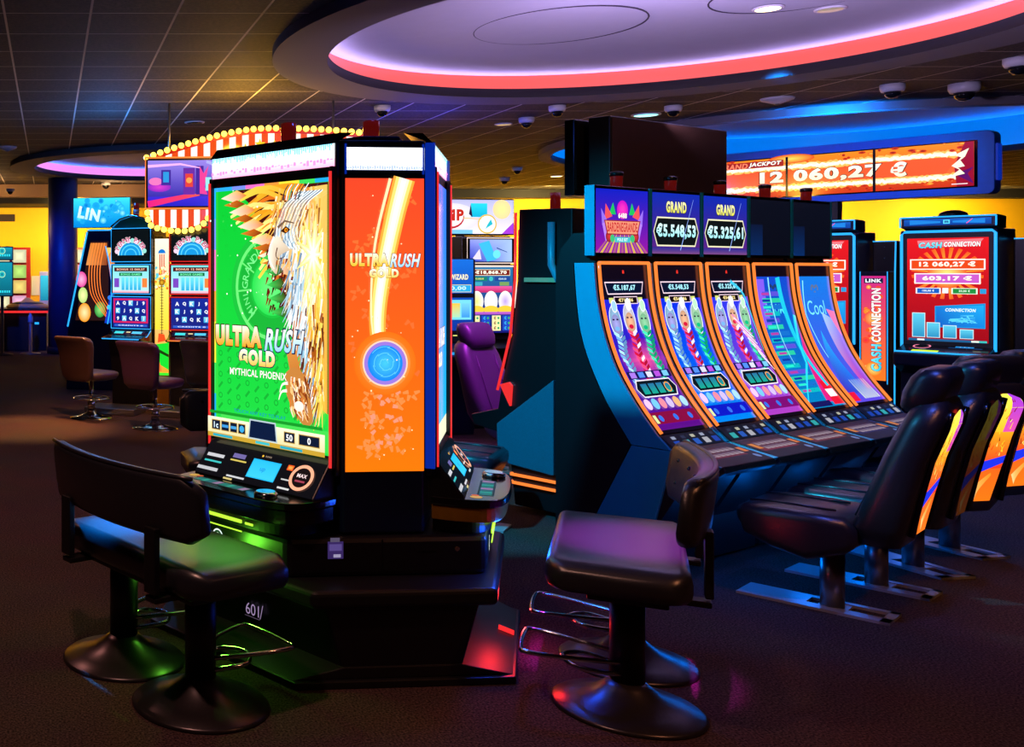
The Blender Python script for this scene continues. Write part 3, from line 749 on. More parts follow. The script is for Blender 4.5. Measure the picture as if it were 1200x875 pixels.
def phoenix_art():
    c = Canvas(); W = .335; Hh = 1.065
    c.rect(-W, 0, W, Hh, (40, 200, 60))
    c.rect(-W + .008, .0, W - .008, Hh - .016, (30, 214, 66), (10, 200, 52), ny=4)
    n = 24
    hue = [(40, 170, 250), (120, 140, 250), (250, 110, 200), (250, 150, 60), (250, 230, 60), (60, 220, 90), (30, 170, 230)]
    for i in range(n):
        x0 = -W + 2 * W * i / n; c.rect(x0, Hh - .016, x0 + 2 * W / n, Hh, hue[int(i / n * 7)])
        c.rect(-W, Hh * i / n, -W + .01, Hh * (i + 1) / n, hue[int((n - i) / n * 6.9)])
    X0, X1, Y0, Y1 = -W + .012, W - .012, .085, Hh - .018
    # faint pattern
    for i in range(11):
        for j in range(7):
            x = X0 + .03 + i * .056; y = .13 + j * .045 + (i % 2) * .02
            if (i + j) % 2: c.ring(x, y, .008, .013, (20, 172, 50), 12)
            else: c.band([(x - .012, y - .012), (x + .012, y + .012)], .011, .011, (20, 172, 50))
    # wheel
    cx, cy = .02, .64
    c.disc(cx, cy, .24, (26, 190, 60), seg=40); c.ring(cx, cy, .20, .215, (110, 240, 120), 40); c.ring(cx, cy, .125, .192, (24, 176, 54), 40); c.disc(cx, cy, .115, (110, 250, 130), edge=(40, 220, 80), seg=36)
    for a in (150, 185, 225, 120): c.band([(cx + .12 * math.cos(R(a)), cy + .12 * math.sin(R(a))), (cx + .2 * math.cos(R(a)), cy + .2 * math.sin(R(a)))], .007, .007, (110, 240, 120))
    for i, ch in enumerate('GRAND'): c.text(ch, cx + .158 * math.cos(R(181 - 12 * i - 4)), cy + .158 * math.sin(R(181 - 12 * i - 4)), .034, (120, 245, 140), rot=91 - 12 * i - 4, bold=.01)
    for i, ch in enumerate('MINI'): c.text(ch, cx + .158 * math.cos(R(222 - 10 * i)), cy + .158 * math.sin(R(222 - 10 * i)), .03, (110, 235, 130), rot=132 - 10 * i, bold=.01)
    # the bird: dark breast, golden wing, pale head
    edge = [(X1, Y1), (X1, .16), (.25, .2), (.22, .3), (.2, .45), (.12, .5), (.06, .56), (.08, .62), (.02, .66), (.05, .72), (-.02, .76), (.02, .82), (-.04, .88), (-.1, .98), (-.2, Y1)]
    c.poly(edge, (70, 14, 12))
    rnd = random.Random(5)
    gold = [(250, 176, 50), (240, 140, 20), (255, 206, 110), (200, 96, 16), (255, 226, 160), (226, 120, 20)]
    for i in range(46):                                   # wing feathers fanning to the left
        u = i / 45; bx = .16 + rnd.uniform(-.1, .12); by = Y1 - .02 - u * .34 + rnd.uniform(-.02, .02); ln = .30 - .22 * u + rnd.uniform(-.03, .03)
        a = R(176 + 26 * u + rnd.uniform(-8, 8)); bx -= .14 * u * .3
        pts = bez([(bx, by), (bx + ln * .5 * math.cos(a), by + ln * .5 * math.sin(a) + .02), (bx + ln * math.cos(a + .12), by + ln * math.sin(a + .12))], 4)
        cl = rnd.choice(gold); pts = [(min(max(p[0], X0), X1), min(max(p[1], Y0), Y1)) for p in pts]
        c.band(pts, .022, .012, cl, tuple(min(v * 1.15 + 20, 255) for v in cl))
    for j in range(6):                                    # big feather tips
        y = Y1 - .03 - j * .062; x = -.285 + j * .052 + (.02 if j > 2 else 0)
        c.poly([(x, y), (x + .1, y + .03), (x + .16, y + .005), (x + .09, y - .022)], [(255, 240, 220), (255, 196, 100), (226, 120, 20), (255, 206, 150)])
        c.poly([(x + .02, y - .03), (x + .1, y - .012), (x + .15, y - .03), (x + .1, y - .045)], [(226, 130, 40), (200, 90, 10), (120, 40, 10), (180, 70, 10)])
    for i in range(60):
        x = rnd.uniform(.0, .14); y = rnd.uniform(.56, .86); c.band([(x, y), (x - .012, y - .03)], .012, .003, rnd.choice([(110, 24, 16), (60, 10, 10), (140, 44, 20), (90, 16, 14)]))
    for j in range(5):
        y = .76 - j * .055; x = .02 + j * .012; c.poly([(x - .05, y), (x + .03, y + .03), (x + .06, y), (x + .02, y - .018)], [(60, 220, 90), (30, 90, 30), (80, 20, 14), (30, 100, 40)])
    # head and neck
    def clampx(p): return (min(max(p[0], X0), X1 - .004), min(max(p[1], Y0), Y1))
    body = [(X1, Y1 - .01), (.2, Y1 - .02), (.12, Y1 - .06), (.085, .93), (.05, .87), (.04, .80), (.08, .76), (.13, .75), (.15, .68), (.14, .58), (.17, .48), (.21, .34), (.25, .22), (X1, .16)]
    body = bez(body, 3)
    def bcol(x, y):
        if y > .86: return (250, 196, 96) if x > .2 else (196, 150, 110)
        if y > .58: return (255, 226, 140) if x > .2 else (214, 226, 230)
        return (246, 170, 60) if x > .24 else (206, 224, 234)
    c.poly([tuple(p) for p in body], [bcol(p[0], p[1]) for p in body])
    def left_of(y): return .05 if y > .78 else (.13 if y > .56 else .13 + (.56 - y) * .3)
    for i in range(520):                                     # plumage flowing down
        y = rnd.uniform(.2, Y1 - .01); x = rnd.uniform(left_of(y) + .01, X1 - .01); k = (x - left_of(y)) / max(X1 - left_of(y), .05)
        if y > .9: cl = rnd.choice([(250, 176, 60), (226, 130, 40), (255, 214, 130), (255, 236, 190), (150, 84, 30), (250, 196, 96)])
        elif y > .6: cl = rnd.choice([(255, 244, 200), (255, 226, 120), (255, 250, 236), (255, 206, 70)]) if k > .45 else rnd.choice([(240, 246, 250), (170, 206, 224), (214, 226, 236), (120, 150, 176), (236, 190, 120)])
        else: cl = rnd.choice([(255, 214, 90), (246, 166, 40), (255, 240, 190), (170, 84, 20), (110, 50, 20), (250, 190, 70)]) if k > .5 else rnd.choice([(236, 244, 250), (160, 206, 226), (255, 250, 244), (120, 160, 190), (200, 120, 50), (90, 40, 30)])
        d = rnd.uniform(-.03, .02) - .03 * (1 - k); ln = rnd.uniform(.06, .13)
        c.band([clampx((x, y)), clampx((x + d * .4, y - ln * .5)), clampx((x + d, y - ln))], rnd.uniform(.008, .014), .002, cl)
    for j in range(14):                                      # fine contour lines of the face
        o = j * .0095
        c.band([clampx(p) for p in bez([(.20 + o, Y1 - .03), (.12 + o, Y1 - .075), (.085 + o, .92), (.06 + o, .865), (.075 + o, .82), (.10 + o, .79)], 5)], .0045, .002, [(96, 120, 140), (240, 248, 252), (150, 180, 200), (250, 250, 250)][j % 4])
    for j in range(7): c.band([clampx(p) for p in bez([(.11 + j * .016, Y1 - .06), (.118 + j * .018, Y1 - .025), (.14 + j * .018, Y1)], 4)], .007, .004, [(30, 50, 60), (236, 244, 250), (60, 170, 130), (250, 250, 250), (150, 60, 30)][j % 5])
    c.poly(bez([(.075, .85), (.04, .815), (.025, .765), (.045, .715), (.075, .695), (.07, .74), (.095, .77), (.15, .79)], 4), [(250, 236, 214)] * 12 + [(214, 190, 160)] * 17)
    c.band(bez([(.06, .845), (.035, .80), (.034, .755), (.06, .715)], 5), .01, .004, (255, 252, 244)); c.band(bez([(.078, .80), (.07, .77), (.085, .755), (.12, .765)], 5), .006, .002, (90, 50, 30))
    c.poly([(.095, .865), (.125, .885), (.15, .87), (.125, .855)], (60, 26, 10)); c.disc(.126, .869, .009, (255, 190, 40), edge=(240, 120, 10)); c.disc(.127, .869, .004, (20, 8, 4)); c.band([(.08, .88), (.12, .905), (.17, .895)], .012, .004, (120, 90, 70))
    for r_, cl in ((.13, (255, 236, 150)), (.09, (255, 246, 196)), (.05, (255, 254, 236))):
        for q in range(9): c.band([clampx((.27, .77)), clampx((.27 + r_ * math.cos(q * .7) * .7, .77 + r_ * 1.2 * math.sin(q * .7)))], .03 * r_ / .09, .002, cl)
    # leg and claw
    c.band(bez([(.15, .42), (.17, .34), (.2, .26)], 5), .05, .06, (226, 150, 70), (190, 110, 40))
    c.poly(bez([(.12, .3), (.17, .33), (.23, .3), (.25, .24), (.27, .13), (.22, .11), (.16, .17), (.13, .22)], 4), (200, 130, 60))
    for i in range(70):
        x = rnd.uniform(.15, .24); y = rnd.uniform(.16, .3); c.band([(x, y), (x + rnd.uniform(-.004, .014), y - .022), (x + rnd.uniform(0, .02), y - .04)], .009, .002, rnd.choice([(250, 200, 130), (120, 50, 20), (226, 120, 50), (255, 236, 210), (160, 70, 20)]))
    c.disc(.2, .18, .026, (255, 244, 226), ry=.02)
    for (a, b) in ((.105, .245), (.1, .215)): c.band(bez([(a + .035, b + .02), (a + .005, b + .012), (a - .01, b - .02)], 4), .014, .003, (250, 240, 230))
    for i in range(30): c.disc(rnd.uniform(X0, X1), rnd.uniform(.4, Y1), rnd.uniform(.002, .005), (250, 250, 240), seg=8)
    # title
    c.text('ULTRA', -.145, .436, .088, (250, 160, 30), (255, 250, 230), bold=.09, w=.28, outline=(54, 18, 18), ow=.04)
    c.text('RUSH', .12, .43, .092, (150, 210, 250), (255, 255, 255), bold=.03, shear=.3, w=.22, outline=(24, 24, 70), ow=.04)
    c.text('GOLD', -.035, .352, .066, (255, 196, 80), (255, 255, 245), bold=.08, w=.21, outline=(20, 50, 80), ow=.05)
    c.text('MYTHICAL PHOENIX', -.03, .288, .03, (255, 250, 240), bold=.02, w=.33, outline=(30, 70, 30), ow=.02)
    # bottom bar
    c.rect(X0, .1, X1, .112, (20, 150, 40)); c.text('TOUCH ANY KEY TO PLAY', -.02, .125, .014, (20, 120, 190), w=.3, bold=.0)
    c.rect(-W, 0, W, .085, (226, 214, 150), (250, 246, 214), ny=2); c.rect(-W, 0, W, .018, (200, 160, 50)); 
    for x0, x1 in ((-.31, -.255), (-.25, -.2), (-.195, -.15), (-.145, -.1), (.12, .18), (.2, .31)): c.rect(x0, .03, x1, .073, (190, 150, 60)).rect(x0 + .003, .033, x1 - .003, .07, (10, 24, 50))
    c.text('1c', -.282, .051, .026, (220, 240, 250), bold=.03); c.rect(-.245, .045, -.205, .057, (60, 150, 220)); c.rect(-.19, .045, -.155, .057, (70, 160, 220)); c.disc(-.122, .051, .014, (60, 170, 230))
    c.text('50', .15, .051, .026, (250, 250, 250), bold=.03); c.text('0', .255, .051, .026, (250, 250, 250), bold=.03)
    c.poly([(-.085, .02), (-.075, .1), (.075, .1), (.085, .02)], (180, 200, 210)).poly([(-.078, .025), (-.069, .094), (.069, .094), (.078, .025)], (8, 26, 60))
    c.rect(-.04, .004, .04, .015, (60, 190, 200)); c.rect(-.3, .003, -.18, .014, (40, 170, 190)); c.rect(.1, .003, .22, .014, (40, 170, 190))
    return c

def hub_machine(ang, label, art, chin):
    t = thing('slot_machine', label, 'slot machine', HC, R(ang + TW), 'slot machines around the centre tower')
    y = -.4105
    MB().box(-.34, .34, y, y + .02, .72, 2.0).box(-.336, -.322, y - .02, y, .75, 1.9).box(.322, .336, y - .02, y, .75, 1.9).build('cabinet', M['body'], t, .003)
    art().build('screen', lambda x, z, e: (x * .955, y - .003 - e, .795 + z), M['disp'], t) if art else None
    q = MB()
    for x in (-.33, .33): q.box(x - .005, x + .005, y - .026, y - .02, .755, 1.88)
    q.build('light_strip', M['neon_red'] , t)
    c = Canvas(); c.rect(-.35, 0, .35, .088, (240, 150, 190), (255, 255, 255), ny=3); c.rect(-.35, .03, .35, .088, (255, 240, 245), (210, 246, 255), ny=3)
    rr = random.Random(11)
    for i in range(90): c.rect(-.35 + i * .0077, .07 + rr.uniform(-.012, .01), -.345 + i * .0077, .086, (40, 180, 220))
    for i in range(40): c.rect(-.35 + i * .0175, rr.uniform(.01, .03), -.345 + i * .0175 + .008, .012 + rr.uniform(.01, .022), (230, 120, 170))
    c.build('header_light', lambda x, z, e: (x * .955, y - .003 - e, 1.9 + z), M['dispb'], t)
    MB().prism_x([(y, 1.99), (y - .012, 1.985), (y + .03, 2.03), (y + .1, 2.035)], -.34, .34).build('top_hood', M['gloss'], t)
    # sloped console, rounded deck and chin
    MB().prism_x([(y + .01, .79), (y - .008, .785), (y - .115, .645), (y - .115, .60), (y + .01, .60)], -.325, .325).build('console', M['body'], t, .006)
    pl = bez([(-.34, y, 0), (-.345, y - .12, 0), (-.31, y - .22, 0), (-.2, y - .262, 0), (0, y - .272, 0), (.2, y - .262, 0), (.31, y - .22, 0), (.345, y - .12, 0), (.34, y, 0)], 5)
    pl = [(v[0], v[1]) for v in pl]
    dk = MB().prism_z(pl, .612, .642).build('deck', M['gloss'], t, .005)
    MB().prism_z([(x * .975, y + (yy - y) * .95) for x, yy in pl], .555, .611).build('chin', chin, t, .004)
    MB().prism_z([(x * .8, y + (yy - y) * .75) for x, yy in pl], .50, .555).build('chin_underside', M['body'], t)
    f = slope(0, y - .117, .647, y - .010, .787); c = Canvas()
    c.rect(-.32, 0, .32, .165, (8, 10, 16))
    c.rect(-.04, .03, .11, .115, (30, 180, 245)); c.rect(-.036, .034, .106, .111, (60, 205, 255), (40, 190, 255)); c.text('up', .03, .07, .02, (20, 120, 190), bold=.0)
    c.rect(-.3, .085, -.2, .1, (200, 200, 205)); c.rect(-.3, .06, -.2, .068, (60, 190, 190)); c.rect(-.32, .02, -.2, .035, (190, 190, 195))
    c.rect(-.155, .1, -.085, .12, (110, 100, 160)); c.rect(-.16, .085, -.07, .092, (210, 190, 90)); c.rect(-.14, .012, -.04, .02, (200, 200, 205)); c.rect(-.15, -.002, -.1, .006, (210, 190, 120))
    c.rect(.145, .095, .175, .118, (255, 90, 30)); c.rect(.15, .1, .17, .113, (255, 160, 70)); c.rect(.14, .05, .24, .056, (200, 200, 200)); c.rect(.14, .012, .2, .02, (210, 210, 210))
    c.disc(.0, .132, .005, (250, 190, 60)); c.text('novo', .03, .132, .008, (150, 130, 110))
    c.build('console_panel', f, M['disp'], t)
    c = Canvas(); c.disc(0, 0, .044, (20, 12, 14)); c.ring(0, 0, .042, .056, (255, 176, 140), 32); c.text('MAX', .0, .008, .016, (250, 220, 220), bold=.03); c.rect(-.024, -.02, .024, -.012, (160, 60, 80))
    g = slope(.235, y - .085, .69, y - .010, .788)
    c.build('ring_button', lambda a, b, e: g(a, b + .02, e + .004), M['disp'], t)
    c = Canvas(); c.rect(-.24, -.03, .06, .03, (8, 60, 60)); 
    for i in range(8): c.rect(-.23 + i * .036, -.022, -.2 + i * .036, .022, [(20, 150, 140), (40, 190, 170), (30, 130, 140), (190, 150, 200)][i % 4])
    c.disc(-.28, .03, .022, (255, 200, 90)); c.disc(-.25, .035, .014, (250, 110, 60))
    c.build('button_strip', lambda a, b, e: (a, y - .185 + b, .6425 + e), M['dispd'], t)
    MB().lathe([(.045, 0), (.045, .012), (.036, .02)], (.17, y - .2, .642), 24).build('spin_button', M['chrome'], t)
    # green strips, round i sign, sticker on the lower front
    yb = -.618
    MB().box(-.30, .05, yb - .006, yb, .515, .527).build('glow_strip', M['neon_green'], t); MB().box(-.30, .05, yb - .004, yb, .48, .484).box(.07, .11, yb - .004, yb, .515, .523).build('thin_glow_strip', M['neon_green'], t)
    c = Canvas(); c.disc(0, 0, .03, (20, 60, 30)); c.ring(0, 0, .024, .03, (225, 245, 235), 28); c.disc(0, .010, .005, (240, 250, 240)); c.rect(-.005, -.016, .005, .003, (240, 250, 240)); c.rect(-.009, -.016, .009, -.012, (240, 250, 240))
    c.build('info_sign', flat(-.10, .43, -.604), M['disp'], t)
    return t
hl = hub_machine(-60, 'slot machine with tall green phoenix screen on the tower, bench before it', phoenix_art, M['gloss'])
def cyan_spill_art():  # unseen screen, coloured cyan to throw blue light on the row's side
    c = Canvas(); c.rect(-.335, 0, .335, 1.065, (20, 190, 230), (60, 120, 255), ny=8); c.rect(-.335, 0, .335, .08, (240, 236, 200)); c.text('ULTRA RUSH', 0, .43, .08, (255, 250, 240), w=.5, bold=.05, outline=(60, 20, 20)); c.text('GOLD', 0, .34, .06, (255, 240, 200), bold=.05); return c
hm = hub_machine(60, 'slot machine on the far right side of the tower, seen edge on with brass chin', cyan_spill_art, M['brass'])
q = MB().box(.341, .356, -.425, -.39, .75, 1.99).build('edge_light', M['neon_deep'], hm)
q = MB().box(-.356, -.341, -.425, -.39, .75, 1.99).build('edge_light', M['neon_deep'], hm)

# number on the plinth, sticker, red label
c = Canvas(); c.text('601', 0, 0, .045, (200, 170, 220), bold=-.005, w=.07); c.band([(.042, -.026), (.056, .03)], .003, .003, (200, 170, 220)); c.band([(-.04, -.03), (.04, -.03)], .002, .002, (120, 100, 130))
c.build('number_plate', lambda x, z, e: (.06 + x, -.571 - e, .17 + z), M['dispd'], hl)
c = Canvas(); c.rect(-.03, -.035, .03, .03, (70, 50, 120)); c.rect(-.024, -.005, .024, .02, (110, 90, 170)); c.rect(-.008, -.03, .02, -.018, (200, 190, 230)); c.rect(-.02, .028, .016, .044, (110, 100, 130))
c.build('sticker', flat(-.20, .455, -.5315), M['dispd'], tower)
c = Canvas(); c.rect(-.03, 0, .03, .06, (255, 40, 40))
c.build('red_label', slope(.06, -.69, .035, -.58, .066), M['disp'], hm)
for ang, x in ((-60, .0), (0, .03)):
    d = MB().lathe([(.03, 0), (.032, .05), (.032, .075), (.02, .08)], (0, 0, 0), 20).build('signal_lamp', M['candle'])
    v = Matrix.Rotation(R(ang + TW), 3, 'Z') @ Vector((x, -.30, 0)); d.location = HC + v + Vector((0, 0, 2.025 if ang == 0 else 2.035))
    tag(d, 'smoked red signal lamp on top of the %s' % ('phoenix machine' if ang else 'orange screen side of the tower'), 'signal lamp', 'signal lamps on the tower')

# ================================================================== double stools
def bench(label, loc, rz, m):
    t = thing('double_stool', label, 'stool', loc, rz, 'double stools around the centre tower')
    # forward is local -Y, long side is X
    secs = []
    for i in range(13):
        u = -1 + 2 * i / 12; x = .455 * u; k = 1 if abs(u) < .9 else (.93 if abs(u) < 1 else .8)
        a = rrect(.43 * k, .115 * (1 if abs(u) < .99 else .7), .045 * (1 if abs(u) < .99 else .75), 5)
        secs.append([(x, py - .03, .475 + pz - (.016 * (1 - (py / .2) ** 2) if pz > .03 else 0)) for py, pz in a])
    st = MB().loft(secs).build('seat', m, t)
    MB().box(-.34, .34, -.12, .12, .385, .422).build('seat_base', M['black'], t, .006)
    secs = []
    for i in range(17):
        u = -1 + 2 * i / 16; x = .455 * u; hh = .225 if abs(u) < .95 else (.2 if abs(u) < 1 else .15)
        a = rrect(.062 if abs(u) < 1 else .04, hh, .026 if abs(u) < 1 else .018, 4)
        secs.append([(x, .235 - .075 * u * u + py + .12 * (pz), .725 + pz) for py, pz in a])
    bk = MB().loft(secs).build('backrest', m, t)
    q = MB()
    for x in (-.33, -.165, 0, .165, .33):
        for z in (.775, .69): q.sphere((x, .235 - .075 * (x / .49) ** 2 - .031 + .12 * (z - .725), z), .011, .8, 8, 6)
    q.build('tufting', M['gloss'], bk)
    MB().tube([(.45 * u, .235 - .075 * u * u + .012 * (1) + .02, .835) for u in [-.97 + 1.94 * i / 16 for i in range(17)]], .008, 6).build('piping', m, bk)
    for x in (-.27, .27):
        MB().box(x - .03, x + .03, .22, .245, .43, .65).box(x - .03, x + .03, .05, .24, .40, .42).build('backrest_post', M['black'], t, .004)
    for x in (-.235, .235):
        pd = MB().lathe([(.235, 0), (.237, .006), (.228, .014), (.17, .03), (.11, .055), (.07, .085), (.054, .1)], (x, 0, 0), 48).build('pedestal_base', M['disc'], t)
        MB().lathe([(.054, .09), (.054, .41)], (x, 0, 0), 24).build('pedestal_column', M['pole'], t)
        fw = bez([(x - .05, -.02, .17), (x - .10, -.16, .175), (x - .13, -.30, .18), (x - .08, -.325, .18), (x + .08, -.325, .18), (x + .13, -.30, .18), (x + .10, -.16, .175), (x + .05, -.02, .17)], 4)
        lo = bez([(x - .05, -.02, .13), (x - .08, -.14, .14), (x, -.2, .145), (x + .08, -.14, .14), (x + .05, -.02, .13)], 4)
        MB().tube(fw, .0085, 8).tube(lo, .0085, 8).build('footrest', M['chrome'], t)
    return t
b1 = bench('black double stool on two disc pedestals before the phoenix screen', (.4065, 3.67, 0), face(.866, .5), M['leather'])
bench('black double stool seen end on between tower and curved row', (2.10, 3.63, 0), face(-.866, .5), M['leather'])
bench('navy tufted double stool behind the tower, mostly hidden by it', (1.18, 5.38, 0), face(0, -1), M['dleather'])

# ================================================================== cash machines, jackpot sign
U30 = Vector((-.5, .866, 0)); A0 = Vector((7.79, 8.2, 0))     # w runs from the near right to the far left
def cash(w): return A0 + U30 * w
def cash_art():
    c = Canvas(); c.rect(-.27, 0, .27, .88, (150, 8, 20), (226, 24, 30), nx=2, ny=6)
    for i in range(24):
        a = R(i * 15 + 4); c.poly([(0, .58), (.24 * math.cos(a), .58 + .22 * math.sin(a)), (.24 * math.cos(a + .12), .58 + .22 * math.sin(a + .12))], [(255, 190, 60), (255, 110, 30), (255, 80, 30)])
    c.disc(0, .58, .13, (255, 230, 120), edge=(250, 90, 30))
    c.poly([(-.2, .86), (.24, .87), (.2, .81), (-.19, .8)], (240, 120, 130))
    c.text('CASH', -.11, .82, .05, (60, 210, 240), (150, 240, 255), bold=.04, shear=.15, w=.16, outline=(20, 20, 60)); c.text('CONNECTION', .1, .825, .042, (255, 250, 250), bold=.04, shear=.15, w=.24, outline=(60, 10, 30))
    for y, wd, cl, tx, hh in ((.655, .25, (230, 70, 20), '12 060,27 €', .05), (.535, .22, (200, 90, 200), '603,17 €', .045)):
        c.rect(-wd, y - .045, wd, y + .045, (255, 245, 235)).rect(-wd + .01, y - .036, wd - .01, y + .036, cl); c.text(tx, 0, y, hh, (255, 240, 200), (255, 255, 255), bold=.05, w=wd * 1.5)
    c.rect(-.21, .405, -.04, .455, (240, 245, 250)).rect(-.2, .41, -.05, .45, (20, 90, 190)); c.text('100,00 €', -.125, .43, .02, (230, 245, 255), bold=.03)
    c.rect(-.03, .41, .01, .455, (230, 240, 250)); c.rect(.03, .405, .2, .455, (225, 250, 225)).rect(.04, .41, .19, .45, (30, 140, 60)); c.text('20,00 €', .115, .43, .02, (230, 255, 235), bold=.03); c.rect(.215, .41, .255, .45, (40, 150, 210))
    c.poly([(-.08, .12), (.25, .12), (.25, .33), (-.08, .3)], (20, 140, 210)).poly([(-.07, .13), (.24, .13), (.24, .315), (-.07, .29)], [(20, 90, 190), (20, 130, 220), (30, 170, 240), (20, 120, 210)])
    c.text('CONNECTION', .09, .27, .028, (230, 250, 255), bold=.04, shear=.2, w=.2)
    for i in range(14): c.band([(random.uniform(0, .2), random.uniform(.14, .23)), (random.uniform(0, .2), random.uniform(.15, .24))], .01, .003, (90, 210, 250))
    for x, y1 in ((-.19, .24), (-.09, .16), (.02, .14), (.13, .11)): c.rect(x - .045, .03, x + .045, y1, (200, 230, 240)).rect(x - .04, .035, x + .04, y1 - .006, (40, 140, 190), (90, 200, 230))
    c.rect(-.26, -.0, .26, .02, (30, 90, 140)); c.rect(-.2, .003, -.15, .017, (230, 240, 240)); c.rect(.16, .003, .21, .017, (230, 245, 220)); c.rect(.21, .003, .26, .017, (60, 190, 180))
    return c
def cash_machine(label, w):
    t = thing('slot_machine', label, 'slot machine', cash(w), R(-60), 'red screen machines under the jackpot sign')
    MB().prism_x([(.42, 0), (.42, 1.86), (.03, 1.86), (.03, .88), (-.2, .8), (-.2, .70), (-.05, .62), (-.02, 0)], -.31, .31).build('cabinet', M['navy'], t, .01)
    MB().box(-.325, .325, -.02, .06, .84, 1.855).build('bezel', M['navy'], t, .015)
    tc_ = MB().prism_x([(.05, 1.86), (-.03, 1.875), (-.02, 1.965), (.06, 1.975), (.2, 1.965), (.2, 1.86)], -.315, .315).build('top_cap', M['navy'], t, .008)
    q = MB()
    q.tube([(-.31, -.022, .84), (-.312, -.022, 1.82), (-.29, -.022, 1.842), (.29, -.022, 1.842), (.312, -.022, 1.82), (.31, -.022, .84)], .011, 8)
    q.build('light_strip', M['neon_blue'], t)
    q = MB().tube([(-.318, -.032, 1.965), (.318, -.032, 1.965)], .007, 6).tube([(-.318, -.032, 1.88), (-.318, -.03, 1.965)], .006, 6).tube([(.318, -.032, 1.88), (.318, -.03, 1.965)], .006, 6)
    q.build('cap_light', M['neon_blue'], tc_)
    c = Canvas(); c.rect(-.29, 0, .29, .055, (10, 60, 150), (20, 90, 190), ny=2); c.poly([(-.25, .01), (-.04, .02), (-.04, .035), (-.25, .05)], (30, 130, 220)); c.poly([(.25, .01), (.04, .02), (.04, .035), (.25, .05)], (30, 130, 220)); c.rect(-.022, .012, .022, .045, (90, 220, 250)); c.text('m', 0, .028, .02, (10, 60, 140), bold=.05); c.band([(.13, .01), (.17, .05)], .006, .004, (250, 60, 150))
    c.build('cap_panel', flat(0, 1.893, -.034), M['disp'], tc_)
    c = Canvas(); c.rect(-.295, .86, .295, 1.825, (4, 8, 16)); c.build('screen_border', flat(0, 0, -.021), M['dispd'], t)
    cash_art().build('screen', flat(0, .905, -.026), M['disp'], t)
    MB().lathe([(.1, 0), (.09, .03), (.05, .05), (.001, .055)], (0, .1, 1.97), 24).build('top_dome', M['gloss'], t)
    c = Canvas(); c.rect(-.3, 0, .3, .24, (4, 6, 14)); c.ring(-.16, .165, .05, .062, (240, 130, 160), 24, asp=.7); c.rect(-.2, .02, -.02, .085, (200, 240, 30)); c.rect(.02, .15, .24, .165, (10, 60, 110)); c.rect(.06, .17, .18, .19, (30, 140, 220)); c.rect(.02, .05, .26, .09, (14, 30, 60)); c.text('. . .', .12, .18, .008, (200, 240, 255), bold=.02)
    c.build('console_panel', slope(0, -.205, .802, .02, .885), M['disp'], t)
    q = MB().tube([(-.3, -.19, .815), (.3, -.19, .815)], .007, 6).tube([(-.3, .02, .89), (.3, .02, .89)], .01, 6); q.build('console_light', M['neon_blue'], t)
    sw = MB().box(.33, .50, .30, .42, .0, 1.78).build('side_wing', M['body'], t, .01)
    MB().tube([(.495, .292, .05), (.50, .292, 1.5), (.505, .292, 1.775), (.335, .292, 1.775)], .006, 6).build('wing_light', M['neon_blue'], sw)
    q = MB()
    for z in (1.72, 1.62): q.lathe([(.007, 0), (.007, .005)], (.42, .295, z), 8)
    q.build('lock', M['chrome'], sw)
    return t
cash_machine('red screen machine facing the camera under the post of the jackpot sign', .32)
cash_machine('red screen machine half hidden by the far end of the curved row', 1.29)
def cash_sign(label, w):
    t = thing('vertical_sign', label, 'sign', cash(w), R(-60), 'tall lit signs between the red screen machines')
    MB().box(-.105, .105, -.0, .12, 0, 1.50).build('housing', M['navy'], t, .008)
    c = Canvas(); c.rect(-.09, 0, .09, .93, (255, 120, 30), (200, 40, 130), ny=8)
    for i in range(26): x = random.uniform(-.06, .06); y = random.uniform(.1, .85); c.disc(x, y, random.uniform(.012, .03), random.choice([(255, 190, 60), (255, 90, 30), (230, 40, 60), (255, 220, 110)]), edge=(240, 80, 40), seg=10)
    c.disc(.0, .1, .06, (255, 225, 120), edge=(255, 130, 30)); c.disc(0, .55, .07, (255, 200, 90), edge=(235, 70, 60))
    c.text('CASH', .02, .20, .075, (40, 200, 240), (130, 235, 255), bold=.04, rot=90, w=.24, outline=(20, 20, 70)); c.text('CONNECTION', .02, .58, .07, (255, 250, 245), bold=.04, rot=90, w=.48, outline=(60, 20, 40))
    c.rect(-.07, .865, .07, .91, (20, 20, 60)); c.text('LINK', 0, .888, .032, (240, 250, 255), bold=.05, w=.12)
    c.build('screen', flat(0, .53, -.004), M['disp'], t)
    MB().box(-.103, -.098, -.006, 0, .5, 1.5).box(.098, .103, -.006, 0, .5, 1.5).build('edge_light', M['neon_blue'], t)
cash_sign('tall lit sign with vertical CASH CONNECTION lettering left of the post machine', .84)
cash_sign('tall lit sign cut by the picture edge beyond the red machine', -.27)

